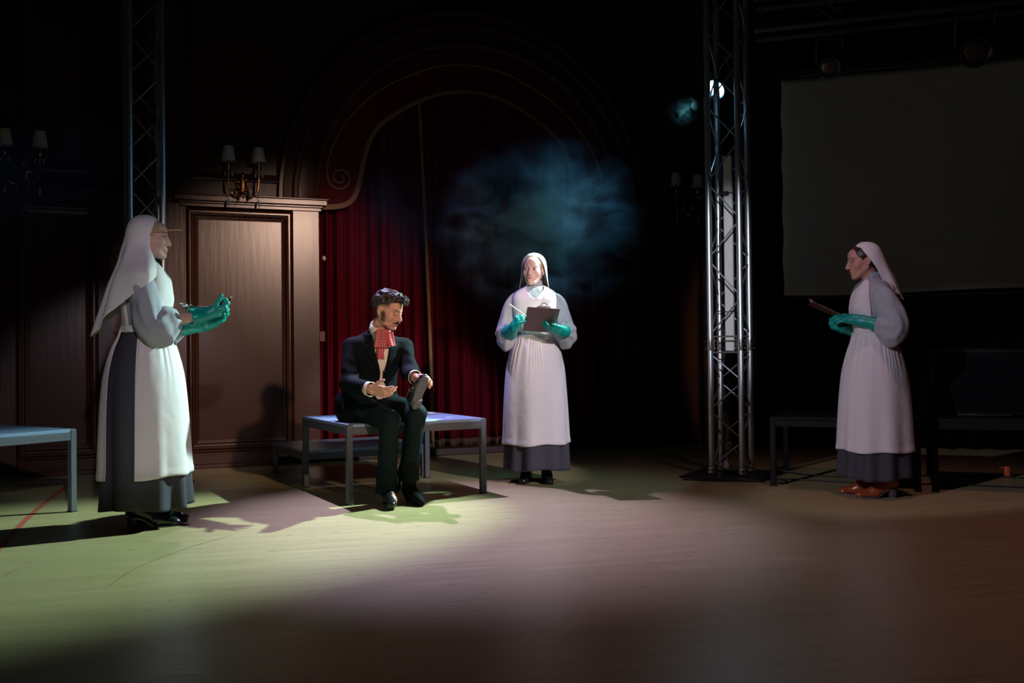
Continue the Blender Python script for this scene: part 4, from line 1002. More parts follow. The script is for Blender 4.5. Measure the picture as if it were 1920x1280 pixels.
# ------------------------------------------------------------------ the three nurses
RX = [.002, .036, .058, .075, .087, .091, .094, .102, .12, .14, .16]; RB = [.002, .042, .068, .090, .102, .106, .108, .112, .125, .14, .15]
CU = ((55, 55, 35), (58, 58, 38), (60, 58, 38), (58, 55, 35)); FLAT = ((12, 18, 12), (14, 18, 12), (16, 20, 14), (20, 22, 16))
SKIN_P = (.60, .36, .285)
NL, TL = nurse((-2.071, 5.44, 0), rad(107), 1.035, 'person in nurse costume with long veil at the far left, facing right', dict(
    yaw=6, pitch=2, roll=0, head=(0, -.018, 1.568), skin=SKIN_P, lips=(.50, .20, .18), brow=(.30, .18, .10), hair=M['blond'], nose=.95,
    arms=[dict(s=(-.158, .02, 1.335), e=(-.215, -.045, 1.085), w=(-.125, -.325, 1.150), d=(.15, -.93, .30), n=(.25, .28, .93), side=1, curls=((35, 60, 45), (38, 62, 45), (42, 60, 45), (45, 60, 40)), thumb=(.6, .5, .3), spread=.05, seed=3, end=.46, cuff=.100, cuffr=.050, drop=.045,
               rad=([0, .1, .3, .55, .8, .93, 1], [.056, .068, .078, .084, .084, .068, .052])),
          dict(s=(.158, .02, 1.335), e=(.205, -.04, 1.07), w=(.075, -.320, 1.10), d=(-.2, -.93, .34), n=(-.2, .3, .93), side=-1, curls=((25, 40, 30),) * 4, thumb=(.6, .4, .2), spread=.08, seed=5, end=.5, cuff=.15, cuffr=.050, drop=.04)],
    apron=[(-98, 112, .288), (148, 214, .27)], aamp=.017, anf=6, slant=.012, hem=.105, ph=.6, aph=.2, flare=.0,
    veil=dict(tm=[180, 168, 128, 110, 103, 99, 100, 104, 104], hem=(1.03, 1.345), hexp=1.15, rx=[.002, .036, .058, .075, .088, .093, .104, .170, .262, .262, .25], rb=[.002, .042, .068, .090, .104, .112, .122, .140, .168, .205, .25], fold=.014, back=[0, 0, -.01, 0, .02]),
    feet=[(-.075, .0, 4), (.075, -.04, -6)], shoe=(M['black_leather'], M['black_leather']), gaze=(0, -1, -.1)))
NM, TM = nurse((.172, 7.10, 0), rad(-2), 1.0, 'person in nurse costume standing in the middle, facing forward with clipboard and pen', dict(
    yaw=-14, pitch=3, roll=2, head=(-.008, -.012, 1.562), skin=(.60, .37, .31), lips=(.50, .10, .14), brow=(.26, .17, .12), hair=M['blond'], nose=.85,
    arms=[dict(s=(-.160, .015, 1.335), e=(-.212, .01, 1.085), w=(-.155, -.235, 1.125), d=(.42, -.62, .62), n=(.72, .55, -.15), side=1, curls=((48, 55, 30), (52, 55, 30), (40, 40, 20), (15, 22, 15)), thumb=(.45, .55, .35), spread=.12, seed=13, end=.52, cuff=.125, cuffr=.060, drop=.045),
          dict(s=(.160, .015, 1.335), e=(.226, .01, 1.10), w=(.200, -.255, 1.105), d=(-.93, -.34, .14), n=(.05, .48, .86), side=-1, curls=((12, 22, 16), (14, 22, 16), (16, 24, 18), (22, 24, 18)), thumb=(.5, -.1, .1), spread=.07, seed=14, end=.60, cuff=.085, cuffr=.052, drop=.045)],
    apron=[(-122, 122, .285)], aamp=.017, anf=7, slant=.004, hem=.10, ph=2.2, aph=1.9,
    veil=dict(tm=[180, 172, 136, 118, 109, 103, 97, 88, 80], hem=(1.27, 1.345), rx=[.002, .038, .061, .079, .088, .091, .094, .104, .122, .13, .14], rb=RB, fold=.006),
    feet=[(-.075, .02, -10), (.072, -.01, 8)], shoe=(M['black_leather'], M['black_leather']), gaze=(.12, -1, .05)))
NR, TR = nurse((2.338, 6.235, 0), rad(-96), .975, 'person in nurse costume at the right with russet boots, facing left over a clipboard', dict(
    yaw=0, pitch=9, roll=0, head=(0, -.050, 1.562), skin=(.50, .25, .19), lips=(.34, .09, .08), brow=(.03, .015, .012), hair=M['brunette'], nose=1.22,
    arms=[dict(s=(.160, .030, 1.335), e=(.212, .100, 1.105), w=(.125, -.125, 1.170), d=(-.25, -.93, .14), n=(-.35, .2, -.6), side=-1, curls=((10, 14, 8), (12, 16, 10), (14, 18, 12), (18, 20, 12)), thumb=(.5, .3, .2), spread=.05, seed=23, end=.52, cuff=.150, cuffr=.048, drop=.05,
               rad=([0, .1, .3, .55, .8, .93, 1], [.058, .074, .084, .088, .080, .064, .052])),
          dict(s=(-.160, .025, 1.335), e=(-.205, .055, 1.09), w=(-.055, -.150, 1.115), d=(.22, -.93, .12), n=(.1, .1, 1), side=1, curls=((45, 50, 30), (48, 50, 32), (52, 50, 32), (55, 50, 30)), thumb=(.6, .4, .3), spread=.07, seed=24, end=.55, cuff=.13, cuffr=.05, drop=.04)],
    apron=[(-132, 150, .312)], aamp=.018, anf=6, slant=-.006, hem=.130, ph=4.0, aph=3.1, seed=15,
    veil=dict(tm=[180, 152, 118, 103, 93, 82, 72, 66, 62], hem=(1.30, 1.37), rx=RX, rb=[.002, .042, .070, .096, .112, .122, .130, .140, .150, .16, .16], fold=.010, back=[0, .005, .035, .08, .10]),
    feet=[(.07, .03, 4), (-.07, -.04, -5)], shoe=(M['brown_leather'], M['heel_grey']), gaze=(0, -1, -.15)))

def frame_from(up, nrm_, c):
    """matrix: local y = up axis of the board, z = face normal"""
    y = nrm(up); z = nrm(np.array(nrm_, float) - y * (y @ np.array(nrm_, float))); x = np.cross(y, z); return np.array([x, y, z]).T, np.array(c, float)
def clipboard(nurse_root, up, nm, c, label, m, w=.228, L=.318, paper=True):
    r = empty('clipboard'); tag(r, label, 'clipboard')
    Rm, t = frame_from(up, nm, c); Mw = nurse_root.matrix_basis @ Matrix.Translation(t) @ Matrix(Rm).to_4x4()
    r.matrix_world = Mw
    b = MB(); b.box((0, 0, 0), (w, L, .0035), bev=.0015); b.build('backing_board', m, r)
    if paper: b = MB(); b.box((0, -.012, .0028), (w - .02, L - .045, .0016)); b.build('paper', M['paper'], r)
    b = MB(); b.box((0, L / 2 - .018, .007), (.105, .026, .008), bev=.003); b.tube([(-.045, L / 2 - .006, .012), (.045, L / 2 - .006, .012)], .0055, 10)
    b.tube(catmull([(-.018, L / 2 - .006, .014), (-.022, L / 2 + .010, .020), (0, L / 2 + .026, .024), (.022, L / 2 + .010, .020), (.018, L / 2 - .006, .014)], 20), .0032, 8)
    for s in (-1, 1): b.sphere((s * .034, L / 2 - .018, .012), .006, 8)
    b.build('clip', M['chrome'], r)
    return r
bpy.context.view_layer.update()
clipboard(NM, (.14, -.86, .50), (0, .50, .86), (.045, -.318, 1.182), 'dark brown clipboard with chrome clip held up by the nurse standing in the middle', M['board'])
clipboard(NR, (0, -.90, .44), (0, .44, .90), (.0, -.265, 1.225), 'dark red-brown clipboard held by the nurse with russet boots at the right', M['board_red'], L=.29)
clipboard(NL, (-.35, .93, -.02), (0, .02, 1), (.030, -.300, 1.190), 'clipboard with white paper lying level across the arms of the nurse at the far left', M['black_metal'], w=.19, L=.21)
def stick(root, a, b_, r, name, m, label, cat, tip=None):
    o = MB(); o.tube([a, b_], [r, r * .9], 8); e = nrm(np.array(b_) - np.array(a)); o.tube([b_, np.array(b_) + e * .012], [r * .9, .0006], 8)
    x = o.build(name, m); x.matrix_world = root.matrix_basis.copy(); return tag(x, label, cat)
stick(NM, (-.175, -.335, 1.295), (-.060, -.390, 1.212), .0042, 'pen', M['paper'], 'white pen in the right glove of the nurse standing in the middle', 'pen')
q = TL[0] @ np.array([-.083, -.005, .030]) + TL[1]; q2 = TL[0] @ np.array([-.078, -.165, .052]) + TL[1]
stick(NL, tuple(q2), tuple(q), .0038, 'pencil', M['pencil'], 'pale wooden pencil tucked behind the ear of the nurse at the far left', 'pencil')
o = MB(); o.tube(catmull([(-.085, -.380, 1.208), (-.07, -.410, 1.225), (-.06, -.440, 1.235)], 10), [.012, .013, .014, .014, .013, .012, .010, .009, .008, .007], 10); o = o.build('stopwatch_grip', M['black_leather'])
o.matrix_world = NL.matrix_basis.copy(); tag(o, 'small black instrument resting in the gloved palm of the nurse at the far left', 'instrument')
b = MB(); b.sphere((-.055, -.447, 1.248), .0075, 10); b.sphere((-.062, -.433, 1.241), .006, 8); b.build('metal_tip', M['chrome'], o)
o.name = 'instrument'
b = MB(); b.sphere(TR[0] @ np.array([.078, .006, -.042]) + TR[1], .0045, 10); b.build('earring', M['pearl'], NR)
# ------------------------------------------------------------------ the seated man (modelled in world metres, then hung on his root)
MO = np.array([-.80, 6.18, 0.0]); mr = empty('person', tuple(MO)); tag(mr, 'person in black suit and red cravat, sitting on the bench, holding a shoe', 'person')
def mmk(name, P, F, m, parent=None, **k): return mk(name, np.asarray(P) - MO, F, m, parent or mr, k.pop('smooth', True), **k)
sv = nrm((.92, .39, 0)); fv = nrm((.39, -.92, 0)); uv_ = nrm((.06, -.20, .96))
HC = np.array([-.955, 6.405, .605]); CH = np.array([-.900, 6.325, .955]); NB = np.array([-.862, 6.265, 1.105])
SR = np.array([-1.045, 6.240, 1.000]); SL = np.array([-.715, 6.375, 1.000])
ER = np.array([-1.035, 6.080, .765]); WRr = np.array([-.862, 5.905, .735])
EL = np.array([-.665, 6.235, .830]); WL = np.array([-.610, 6.060, .800])
HR, HL = HC + sv * -.10, HC + sv * .09
KR = np.array([-.765, 5.985, .555]); KL = np.array([-.612, 6.085, .590])
AR = np.array([-.800, 6.075, .085]); AL = np.array([-.672, 6.175, .095])
HT = (rotz(rad(70)) @ rotx(rad(21)) @ roty(rad(-4)), np.array([-.805, 6.215, 1.232]))
# body
S = Solid(axis(-1.25, .008, -1.00, .0035, -.50, .008, -.42), axis(5.70, .0035, 6.36, .009, 6.65), axis(-.01, .008, .66, .0035, 1.40))
S.cap(HC, CH, .10, .085, .04); S.cap(CH - fv * .02, NB - (0, 0, .06) - fv * .02, .08, .06, .04); S.cap(SR, SL, .042, .042, .03)
for a_, b_, r1, r2 in ((SR, ER, .048, .040), (ER, WRr, .040, .028), (SL, EL, .048, .040), (EL, WL, .040, .028), (HR, KR - (0, 0, .025), .072, .042), (KR - (0, 0, .025), AR, .042, .034), (HL, KL - (0, 0, .025), .072, .042), (KL - (0, 0, .025), AL, .042, .034)): S.cap(a_, b_, r1, r2, .02)
S.cap(AR, (-.755, 5.965, .045), .036, .033, .02); S.cap(AL, (-.600, 6.055, .035), .034, .028, .02); S.cap((-.600, 6.055, .035), (-.585, 6.035, .026), .027, .022, .02)
nk = HT[0] @ np.array([0, .022, -.065]) + HT[1]; S.cap(NB - (0, 0, .03), nk, .060, .054, .02)
add_head(S, HT, w=1.0, nose=1.18, male=True)
rh = hand_caps(WRr, (.86, -.42, -.16), (.10, .55, .42), 1, ((4, 8, 6), (22, 20, 14), (34, 26, 16), (40, 26, 16)), (.75, .15, -.05), .17, 1.0)
lh = hand_caps(WL, (.76, -.40, -.04), (.30, -.62, -.72), -1, ((30, 42, 26), (32, 42, 28), (34, 42, 28), (36, 40, 26)), (.40, .55, .3), .07, 1.0)
for hs in (rh, lh):
    for i, c in enumerate(hs): S.cap(*c, .004)
    for i in (0, 4, 8, 12): S.cap(*hs[i], .012)
P, F = S.mesh(); Q = (P - HT[1]) @ HT[0]
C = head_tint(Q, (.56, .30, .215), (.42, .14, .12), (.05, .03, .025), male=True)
x, y, z = np.abs(Q[:, 0]), Q[:, 1], Q[:, 2]; near = (np.linalg.norm(Q, axis=1) < .16)
sg_ = np.clip((.035 - z) / .105, 0, 1); st = np.clip((.010 + .007 * sg_ - np.abs(y + .004 + .016 * sg_)) / .009 + .5, 0, 1) * np.clip((z + .074) / .020, 0, 1) * np.clip((.022 - z) / .03, 0, 1) * (x > .04) * near           # side whiskers
fade = np.clip((z - .020) / .03, 0, 1) * np.clip((y + .045) / .02, 0, 1) * near * .9 + 1.2 * np.clip((y - .030) / .02, 0, 1) * np.clip((z + .085) / .02, 0, 1) * near   # cropped sides
chin = np.exp(-((z + .105) / .011) ** 2) * (y < -.03) * near * .8; jaw = np.clip(1 - np.abs(z + .085 + (y + .05) * .35) / .014, 0, 1) * (x > .01) * near * .5
m = np.clip(st + fade + chin + jaw, 0, .93)[:, None]; C = C * (1 - m) + np.array((.030, .020, .017)) * m
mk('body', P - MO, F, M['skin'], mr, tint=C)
# closed eyelid line sits on the skin; moustache, hair
H = box_solid(HT[1] - .15, HT[1] + .17, .003)
H.ell((0, .016, .052), (.074, .098, .085), 0, T=HT); H.ell((0, -.040, .098), (.058, .055, .036), .03, T=HT); H.ell((.0, .06, .02), (.066, .058, .060), .03, T=HT); H.ell((-.012, -.075, .095), (.034, .030, .026), .02, T=HT)
X, Y, Z = H.grid(); q = [(X - HT[1][0]) * HT[0][0, i] + (Y - HT[1][1]) * HT[0][1, i] + (Z - HT[1][2]) * HT[0][2, i] for i in range(3)]
H.V = np.maximum(H.V, ((.048 - q[1] * .55) - q[2]).astype(np.float32)); H.V = np.maximum(H.V, (-.105 - q[1]).astype(np.float32))
P, F = H.mesh(); Qh = (P - HT[1]) @ HT[0]
cen = np.array([0, .01, .03]); dv = Qh - cen; dv /= np.linalg.norm(dv, axis=1)[:, None]
am = .0055 * np.clip((Qh[:, 2] - .04) / .03, .15, 1)
lock = np.sin(Qh[:, 0] * 190 + 2.5 * np.sin(Qh[:, 1] * 60) + Qh[:, 1] * 50) * .6 + wob(Qh, 9, 120) * .8 + np.sin(Qh[:, 1] * 150 + 3 * np.sin(Qh[:, 0] * 70)) * .4
P = (Qh + dv * (lock * am)[:, None]) @ HT[0].T + HT[1]; hair = mmk('hair', P, F, M['manhair'])
b = MB()
rs = random.Random(4)
for k in range(60):                                                                          # loose forelock strands
    x0 = rs.uniform(-.045, .04); a_ = np.array([x0, -.070 + rs.uniform(-.01, .02), .118 + rs.uniform(-.012, .006)]); c_ = a_ + np.array([rs.uniform(-.012, .012), -.032, .004]); e_ = c_ + np.array([rs.uniform(-.012, .012), -.012 + rs.uniform(-.006, .006), -.024 - rs.uniform(0, .022)])
    b.tube([HT[0] @ p + HT[1] - MO for p in catmull([a_, c_, e_], 7)], [.0034, .0034, .0032, .0028, .0022, .0014, .0005], 6)
b.build('forelock', M['manhair'], hair)
b = MB()
for s in (-1, 1):
    pts = catmull([(0, -.102, -.0465), (s * .014, -.099, -.0475), (s * .026, -.088, -.053), (s * .034, -.078, -.055)], 14)
    b.tube([HT[0] @ p + HT[1] - MO for p in pts], [.0052, .0056, .006, .006, .006, .0058, .0056, .005, .0046, .004, .0034, .0028, .002, .001], 8)
b.build('moustache', M['stubble'], mr)
# trousers
S = box_solid((-1.20, 5.88, .05), (-.50, 6.62, .78), .0048)
S.cap(HC + sv * -.07 + (0, 0, .0), HC + sv * .07, .135, .135, .03); S.cap(HC, HC + (0, 0, .15), .13, .13, .03)
for h_, k_, a_, sgn in ((HR, KR, AR, 1), (HL, KL, AL, 2)):
    S.cap(h_, k_ + (0, 0, -.016), .100, .064, .03); S.cap(k_ + (0, 0, -.020), a_ + (0, 0, .10), .062, .064, .025); S.cap(a_ + (0, 0, .10), a_ + (0, 0, -.03), .065, .074, .02)
X, Y, Z = S.grid(); cutz = np.where((X + .722) * .55 - (Y - 6.1) * .0 < 0, .118 - .06, .150)
S.V = np.maximum(S.V, (np.where(X < -.728, .078, .140) - Z).astype(np.float32))
P, F = S.mesh(); kn = np.exp(-((P[:, 2] - .50) / .07) ** 2)
P = P + np.stack([wob(P, 31, 34), wob(P, 32, 34), wob(P, 33, 30) * .3], -1) * .006 * (1 + kn[:, None]) * np.clip((P[:, 2:3] - .1) / .1, .4, 1)
P[:, :2] += (np.sin(P[:, 2:3] * 75 + P[:, :1] * 20) * .003) * kn[:, None]
mmk('trousers', P, F, M['trouser'])
# torso solid shared by shirt and jacket
def torso_solid(S, g):
    S.ell(HC + uv_ * .06, (.175 + g, .125 + g, .16), .04, R=np.array([sv, fv, uv_]).T); S.ell(HC + uv_ * .20 + fv * .005, (.172 + g, .124 + g, .17), .05, R=np.array([sv, fv, uv_]).T)
    S.ell(CH - uv_ * .01 + fv * .005, (.178 + g, .122 + g, .15), .05, R=np.array([sv, fv, uv_]).T)
    S.cap(SR + sv * .045 - uv_ * .008, SL - sv * .045 - uv_ * .008, .050 + g, .050 + g, .06); S.cap(CH + (0, 0, .06), NB + (0, 0, -.01), .085 + g, .062 + g, .04)
def local(P, o=CH): d = np.asarray(P) - o; return d @ sv, d @ fv, d @ uv_
S = box_solid((-1.16, 6.05, .60), (-.60, 6.60, 1.17), .0048); torso_solid(S, -.004)
X, Y, Z = S.grid(); S.V = np.maximum(S.V, (Z - 1.125).astype(np.float32))
P, F = S.mesh(); P = P + wob(P, 41, 40)[:, None] * .003 * fv; mmk('shirt', P, F, M['shirt'])
def vwidth(w):        # half width of the opening along the torso axis (metres above the chest centre)
    return np.interp(w, [-.30, -.235, -.19, -.15, -.10, .02, .10, .20], [.0, .050, .042, .014, .012, .044, .062, .070])
def jacket_solid(st, g=0.0):
    S = box_solid((-1.24, 5.86, .46), (-.50, 6.66, 1.15), st); torso_solid(S, .012 + g)
    S.cap(SR, ER, .060 + g, .054 + g, .03); S.cap(ER, ER + (WRr - ER) * .86, .054 + g, .046 + g, .02)
    S.cap(SL, EL, .060 + g, .054 + g, .03); S.cap(EL, EL + (WL - EL) * .84, .054 + g, .046 + g, .02)
    S.cap(HC + sv * -.09 - fv * .03, HC + sv * -.10 + fv * .08 - uv_ * .03, .140 + g, .112 + g, .04); S.cap(HC + sv * .09 - fv * .03, HC + sv * .10 + fv * .05 - uv_ * .03, .132 + g, .100 + g, .04)
    return S
S = jacket_solid(.0048); X, Y, Z = S.grid()
a_ = (X - CH[0]) * sv[0] + (Y - CH[1]) * sv[1] + (Z - CH[2]) * sv[2]; f_ = (X - CH[0]) * fv[0] + (Y - CH[1]) * fv[1] + (Z - CH[2]) * fv[2]; w_ = (X - CH[0]) * uv_[0] + (Y - CH[1]) * uv_[1] + (Z - CH[2]) * uv_[2]
opening = np.maximum(np.abs(a_ - .012) - vwidth(w_), np.maximum(-f_ + .02, np.maximum(-.28 - w_, w_ - .3)))
S.V = np.maximum(S.V, -opening.astype(np.float32)); S.V = np.maximum(S.V, (.495 - Z + (Y - 6.3) * .1).astype(np.float32))
for e_, w2, fr in ((ER, WRr, .80), (EL, WL, .78)):
    ax = nrm(w2 - e_); c_ = e_ + (w2 - e_) * fr
    d = (X - c_[0]) * ax[0] + (Y - c_[1]) * ax[1] + (Z - c_[2]) * ax[2]
    rr = np.sqrt(np.maximum((X - c_[0]) ** 2 + (Y - c_[1]) ** 2 + (Z - c_[2]) ** 2 - d * d, 0))
    S.V = np.maximum(S.V, np.where(rr < .13, np.maximum(d, -1), -1).astype(np.float32))
collar_cut = np.sqrt((X - NB[0]) ** 2 + (Y - NB[1]) ** 2) - .062
S.V = np.maximum(S.V, -np.maximum(collar_cut, 1.06 - Z).astype(np.float32))
P, F = S.mesh(); el = np.exp(-(np.minimum(np.linalg.norm(P - ER, axis=1), np.linalg.norm(P - EL, axis=1)) / .11) ** 2)
n_ = np.stack([wob(P, 51, 36), wob(P, 52, 36), wob(P, 53, 30) * .5], -1)
cr_ = np.sin(P @ np.array([38., 18, 62]) + 3 * wob(P, 61, 9)) * wob(P, 62, 14)
P = P + cr_[:, None] * .0050 * fv
P = P + n_ * (.0045 + .006 * el[:, None]) + (np.sin(P @ np.array([60, -25, 70.]))[:, None] * .0035 * el[:, None]) * fv
mmk('jacket', P, F, M['suit'])
# lapels: shells that follow the jacket along the opening
S = jacket_solid(.0040, .008); X, Y, Z = S.grid()
a_ = (X - CH[0]) * sv[0] + (Y - CH[1]) * sv[1] + (Z - CH[2]) * sv[2] - .012; f_ = (X - CH[0]) * fv[0] + (Y - CH[1]) * fv[1] + (Z - CH[2]) * fv[2]; w_ = (X - CH[0]) * uv_[0] + (Y - CH[1]) * uv_[1] + (Z - CH[2]) * uv_[2]
vw = vwidth(w_); lw = np.interp(w_, [-.16, -.02, .055, .075, .085, .18], [.0, .034, .056, .058, .036, .040])
reg = np.maximum(np.maximum(np.abs(a_) - vw - lw, vw - .001 - np.abs(a_)), np.maximum(-f_ + .03, np.maximum(-.16 - w_, w_ - .145)))
S.V = np.maximum(S.V, reg.astype(np.float32))
P, F = S.mesh(); mmk('lapel', P, F, M['suit'])
# collar of the shirt, cuffs, cravat
def band(name, rows, m, solid=.003, uv=None): return sheet(name, np.asarray(rows) - MO, m, mr, solid=solid, uv=uv)
nb0 = NB + np.array([-.004, .004, -.012]); nax = nrm(nk - NB); e1 = nrm(np.cross(fv, nax)); e2 = np.cross(nax, e1)     # e2 ~ towards front
if e2 @ fv < 0: e2 = -e2
rows = []
for i in range(60):
    a_ = -pi * .93 + 2 * pi * .93 * i / 59; back = (1 - cos(a_)) / 2                                                   # a=0 back
    dr = -e2 * cos(a_) + e1 * sin(a_); fr = abs(a_) / (pi * .93)
    hi = .062 - .014 * fr; lo = .004 - .018 * max(0, fr - .62) / .38; r1 = .060; r2 = .067 + .008 * fr + .014 * max(0, fr - .7) / .3
    top = nb0 + nax * hi + dr * r1; mid = nb0 + nax * (hi + .001) + dr * (r1 + .004); bot = nb0 + nax * lo + dr * r2 - nax * (.024 * max(0, fr - .75) / .25)
    rows.append([nb0 - nax * .01 + dr * .061, top, mid, (mid * .45 + bot * .55), bot])
band('collar', rows, M['shirt'], .0025)
for e_, w2, r in ((ER, WRr, .040), (EL, WL, .040)):
    ax = nrm(w2 - e_); L = np.linalg.norm(w2 - e_); u1 = nrm(np.cross(ax, [0, 0, 1])); u2 = np.cross(ax, u1); rows = []
    for i in range(41):
        a_ = 2 * pi * i / 40; dr = u1 * cos(a_) + u2 * sin(a_) * 1.05
        rows.append([e_ + ax * L * .70 + dr * r, e_ + ax * L * .90 + dr * (r + .001), e_ + ax * (L * .955) + dr * (r + .003)])
    band('cuff', rows, M['shirt'], .003)
# cravat: wide folded silk with dots
kc = NB + fv * .092 - nax * .022 + uv_ * -.002
def silk(name, c, w, h, bulge, tw, skew=0.0, flare=.2, seed=0, th=.004, parent=None):
    nu, nv = 26, 26; rows = []; UV = []
    for i in range(nu):
        u = -1 + 2 * i / (nu - 1); row = []
        for j in range(nv):
            v = j / (nv - 1); ww = w * (1 - flare * (1 - v) * 1.0); p = c + sv * (u * ww / 2 * cos(tw) + skew * v) - uv_ * (h * v) + fv * (bulge * (1 - u * u) + .006 * sin(u * 5 + seed) + .006 * sin(v * 4 + seed) + tw * u * .03)
            row.append(p); UV.append(((u * w / 2 + .5), (v * h + .5)))
        rows.append(row)
    return sheet(name, np.array(rows) - MO, M['polka'], parent or mr, solid=th, uv=UV)
cv = silk('cravat', kc + uv_ * .030 - sv * .004, .104, .120, .022, .15, flare=.18, seed=1, th=.007)
s2 = silk('cravat_wing', kc + uv_ * .014 + sv * .036 + fv * .006, .060, .095, .012, -.5, skew=.022, flare=-.1, seed=3, th=.006, parent=cv)
s3 = silk('cravat_tail', kc - uv_ * .080 - sv * .010 - fv * .004, .052, .085, .012, .1, skew=-.006, flare=.1, seed=5, th=.006, parent=cv)
for s_ in (s2, s3): s_.location = (0, 0, 0)
# jacket button
b = MB(); pb = CH - uv_ * .115 + fv * .145 + sv * .026; b.sphere(pb - MO, .009, 10); b.build('button', M['black_leather'], mr)
# feet: one black shoe worn, one black sock
def low_shoe(R, t, parent, name='shoe', sole='black_leather', base=None):
    T = (R, np.array(t, float)); c = T[1] + R @ np.array([0, -.06, .04]); base = MO if base is None else base
    S = box_solid(c - .21, c + .21, .0032)
    S.cap((0, .045, .040), (0, -.06, .036), .033, .038, .02, T=T); S.cap((0, -.06, .034), (0, -.155, .024), .038, .028, .02, T=T); S.ell((0, -.185, .020), (.030, .034, .019), .02, T=T); S.cap((0, .04, .05), (0, -.02, .066), .034, .030, .02, T=T)
    X, Y, Z = S.grid(); q = [(X - T[1][0]) * R[0, i] + (Y - T[1][1]) * R[1, i] + (Z - T[1][2]) * R[2, i] for i in range(3)]
    S.V = np.maximum(S.V, (.010 - q[2]).astype(np.float32))
    S.V = np.maximum(S.V, -np.maximum(np.sqrt(((q[0]) / .026) ** 2 + ((q[1] - .022) / .044) ** 2) * .03 - .03, .052 - q[2]).astype(np.float32))       # foot opening
    P, F = S.mesh(); up = mk(name, P - base, F, M['black_leather'], parent)
    b = MB(); V = []; Fq = []; N = 30
    def wd(y):
        s = (y + .218) / .298; return .0395 * (max(1 - abs(2 * s - 1) ** 3.2, 0)) ** .5 * (1 - .16 * np.exp(-((s - .62) / .16) ** 2)) + .0005
    ys = np.linspace(-.218, .080, N)
    for y_ in ys:
        for (x_, z_) in ((-wd(y_), .001), (wd(y_), .001), (wd(y_), .0115), (-wd(y_), .0115)): V.append(R @ np.array([x_, y_, z_]) + T[1] - base)
    for i in range(N - 1):
        for k in range(4): Fq.append((i * 4 + k, i * 4 + (k + 1) % 4, (i + 1) * 4 + (k + 1) % 4, (i + 1) * 4 + k))
    b.add(V, Fq); b.build('sole', M[sole], up)
    b = MB(); V = []; out = [(.030 * cos(a), .046 + .032 * sin(a)) for a in np.linspace(0, pi, 12)] + [(-.029, .0), (.029, .0)]
    for z_ in (-.016, .002):
        for (x_, y_) in out: V.append(R @ np.array([x_, y_, z_]) + T[1] - base)
    n = len(out); b.add(V, [tuple(range(n))[::-1], tuple(range(n, 2 * n))] + [(k, (k + 1) % n, n + (k + 1) % n, n + k) for k in range(n)]); b.build('heel', M[sole], up)
    return up
low_shoe(rotz(math.atan2(.20, .80)), (-.792, 6.058, .017), mr)
S = box_solid((-.88, 5.98, .05), (-.70, 6.16, .28), .0035); S.cap(AR + (KR - AR) * .30, AR, .047, .040, .02); S.cap(AR, (-.765, 5.99, .050), .040, .033, .02); P, F = S.mesh(); mmk('sock', P, F, M['sock'])
S = box_solid((-.76, 5.94, -.01), (-.50, 6.26, .30), .0035)
S.cap(AL + (KL - AL) * .32, AL, .050, .042, .02); S.cap(AL, (-.605, 6.055, .038), .040, .034, .02); S.cap((-.605, 6.055, .038), (-.575, 6.005, .024), .033, .024, .02); S.cap(AL + (-.01, .012, -.03), (-.66, 6.15, .035), .034, .034, .02)
X, Y, Z = S.grid(); S.V = np.maximum(S.V, (.003 - Z).astype(np.float32)); P, F = S.mesh(); mmk('sock', P, F, M['sock'])
# the shoe in his left hand: sole towards the viewer
hs = empty('shoe', (-.585, 5.925, .735)); tag(hs, 'black leather shoe with worn grey sole held in the hand of the seated man', 'shoe')
ty = nrm((.30, -.70, .65))                                  # heel -> toe
sz = nrm(np.array((.55, -.80, .0)) * -1); sz = nrm(sz - ty * (sz @ ty)); Rsh = np.array([np.cross(-ty, sz), -ty, sz]).T
low_shoe(Rsh, np.array([-.585, 5.925, .735]) + Rsh @ np.array([0, .068, -.03]), hs, 'upper', 'sole', base=np.array([-.585, 5.925, .735]))
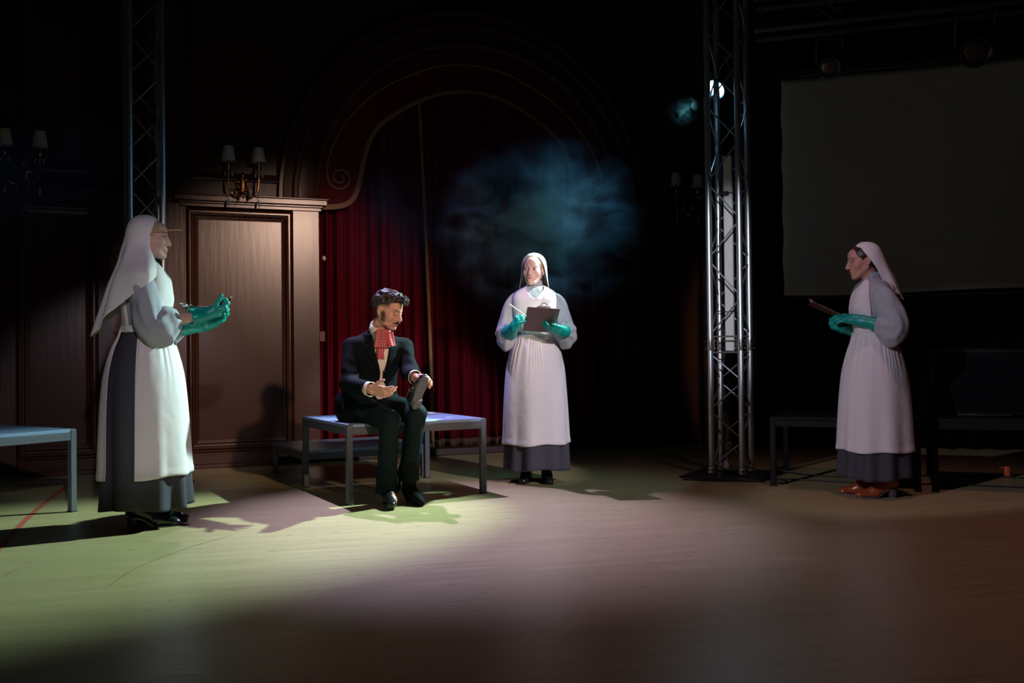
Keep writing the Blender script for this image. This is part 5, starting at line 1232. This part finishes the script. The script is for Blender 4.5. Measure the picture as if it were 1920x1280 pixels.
# ------------------------------------------------------------------ theatrical haze: thin everywhere on stage, thicker in drifting wisps
def smoke(name, c, r, dens, color, seed, label, scale=2.2, thr=.48, group='drifting smoke'):
    m = bpy.data.materials.new(name); m.use_nodes = True; nt = m.node_tree; N = nt.nodes; L = nt.links
    N.remove(N['Principled BSDF']); out = N['Material Output']
    vs = N.new('ShaderNodeVolumeScatter'); vs.inputs['Color'].default_value = (*color, 1); vs.inputs['Anisotropy'].default_value = 0.1
    tc = N.new('ShaderNodeTexCoord'); ln = N.new('ShaderNodeVectorMath'); ln.operation = 'LENGTH'; L.new(tc.outputs['Object'], ln.inputs[0])
    fall = N.new('ShaderNodeMapRange'); fall.interpolation_type = 'SMOOTHSTEP'; fall.inputs[1].default_value = .98; fall.inputs[2].default_value = .25; L.new(ln.outputs['Value'], fall.inputs[0])
    mp = N.new('ShaderNodeMapping'); mp.inputs['Location'].default_value = (seed * 3.1, seed * 1.7, seed); mp.inputs['Scale'].default_value = (1, 1, 1.2); L.new(tc.outputs['Object'], mp.inputs[0])
    nz = N.new('ShaderNodeTexNoise'); nz.inputs['Scale'].default_value = scale; nz.inputs['Detail'].default_value = 4; nz.inputs['Roughness'].default_value = .58; nz.inputs['Distortion'].default_value = .6; L.new(mp.outputs[0], nz.inputs[0])
    r2 = N.new('ShaderNodeMapRange'); r2.inputs[1].default_value = thr; r2.inputs[2].default_value = thr + .22; L.new(nz.outputs[0], r2.inputs[0])
    mu = N.new('ShaderNodeMath'); mu.operation = 'MULTIPLY'; L.new(fall.outputs[0], mu.inputs[0]); L.new(r2.outputs[0], mu.inputs[1])
    m2 = N.new('ShaderNodeMath'); m2.operation = 'MULTIPLY'; L.new(mu.outputs[0], m2.inputs[0]); m2.inputs[1].default_value = dens; L.new(m2.outputs[0], vs.inputs['Density'])
    L.new(vs.outputs[0], out.inputs['Volume'])
    b = MB(); b.sphere((0, 0, 0), 1.0, 24); o = b.build(name, m); o.location = c; o.scale = r; tag(o, label, 'smoke', kind='stuff')
    return o
smoke('smoke', (.22, 7.60, 1.96), (.95, .42, .80), 7.5, (.30, .62, .95), 1.3, 'teal-lit cloud of stage smoke drifting above the middle nurse', 2.3, .47)
smoke('smoke', (-1.02, 8.0, 2.05), (.62, .38, .85), .5, (.16, .34, 1.0), 4.1, 'faint blue smoke hanging in front of the red curtain', 1.6, .40)
smoke('smoke', (1.13, 8.15, 2.50), (.20, .15, .16), .45, (.30, .80, .95), 7.3, 'small teal smoke wisp above the right end of the arch', 2.4, .46)
smoke('smoke', (1.34, 7.50, 2.84), (.15, .12, .16), .10, (.30, .80, .95), 9.2, 'small teal smoke wisp right beside the lit stage lamp', 2.6, .48)
smoke('smoke', (-3.45, 6.6, 2.25), (.85, .5, .85), .9, (.10, .34, 1.0), 5.2, 'faint blue smoke near the sconce at the far left', 1.5, .40)
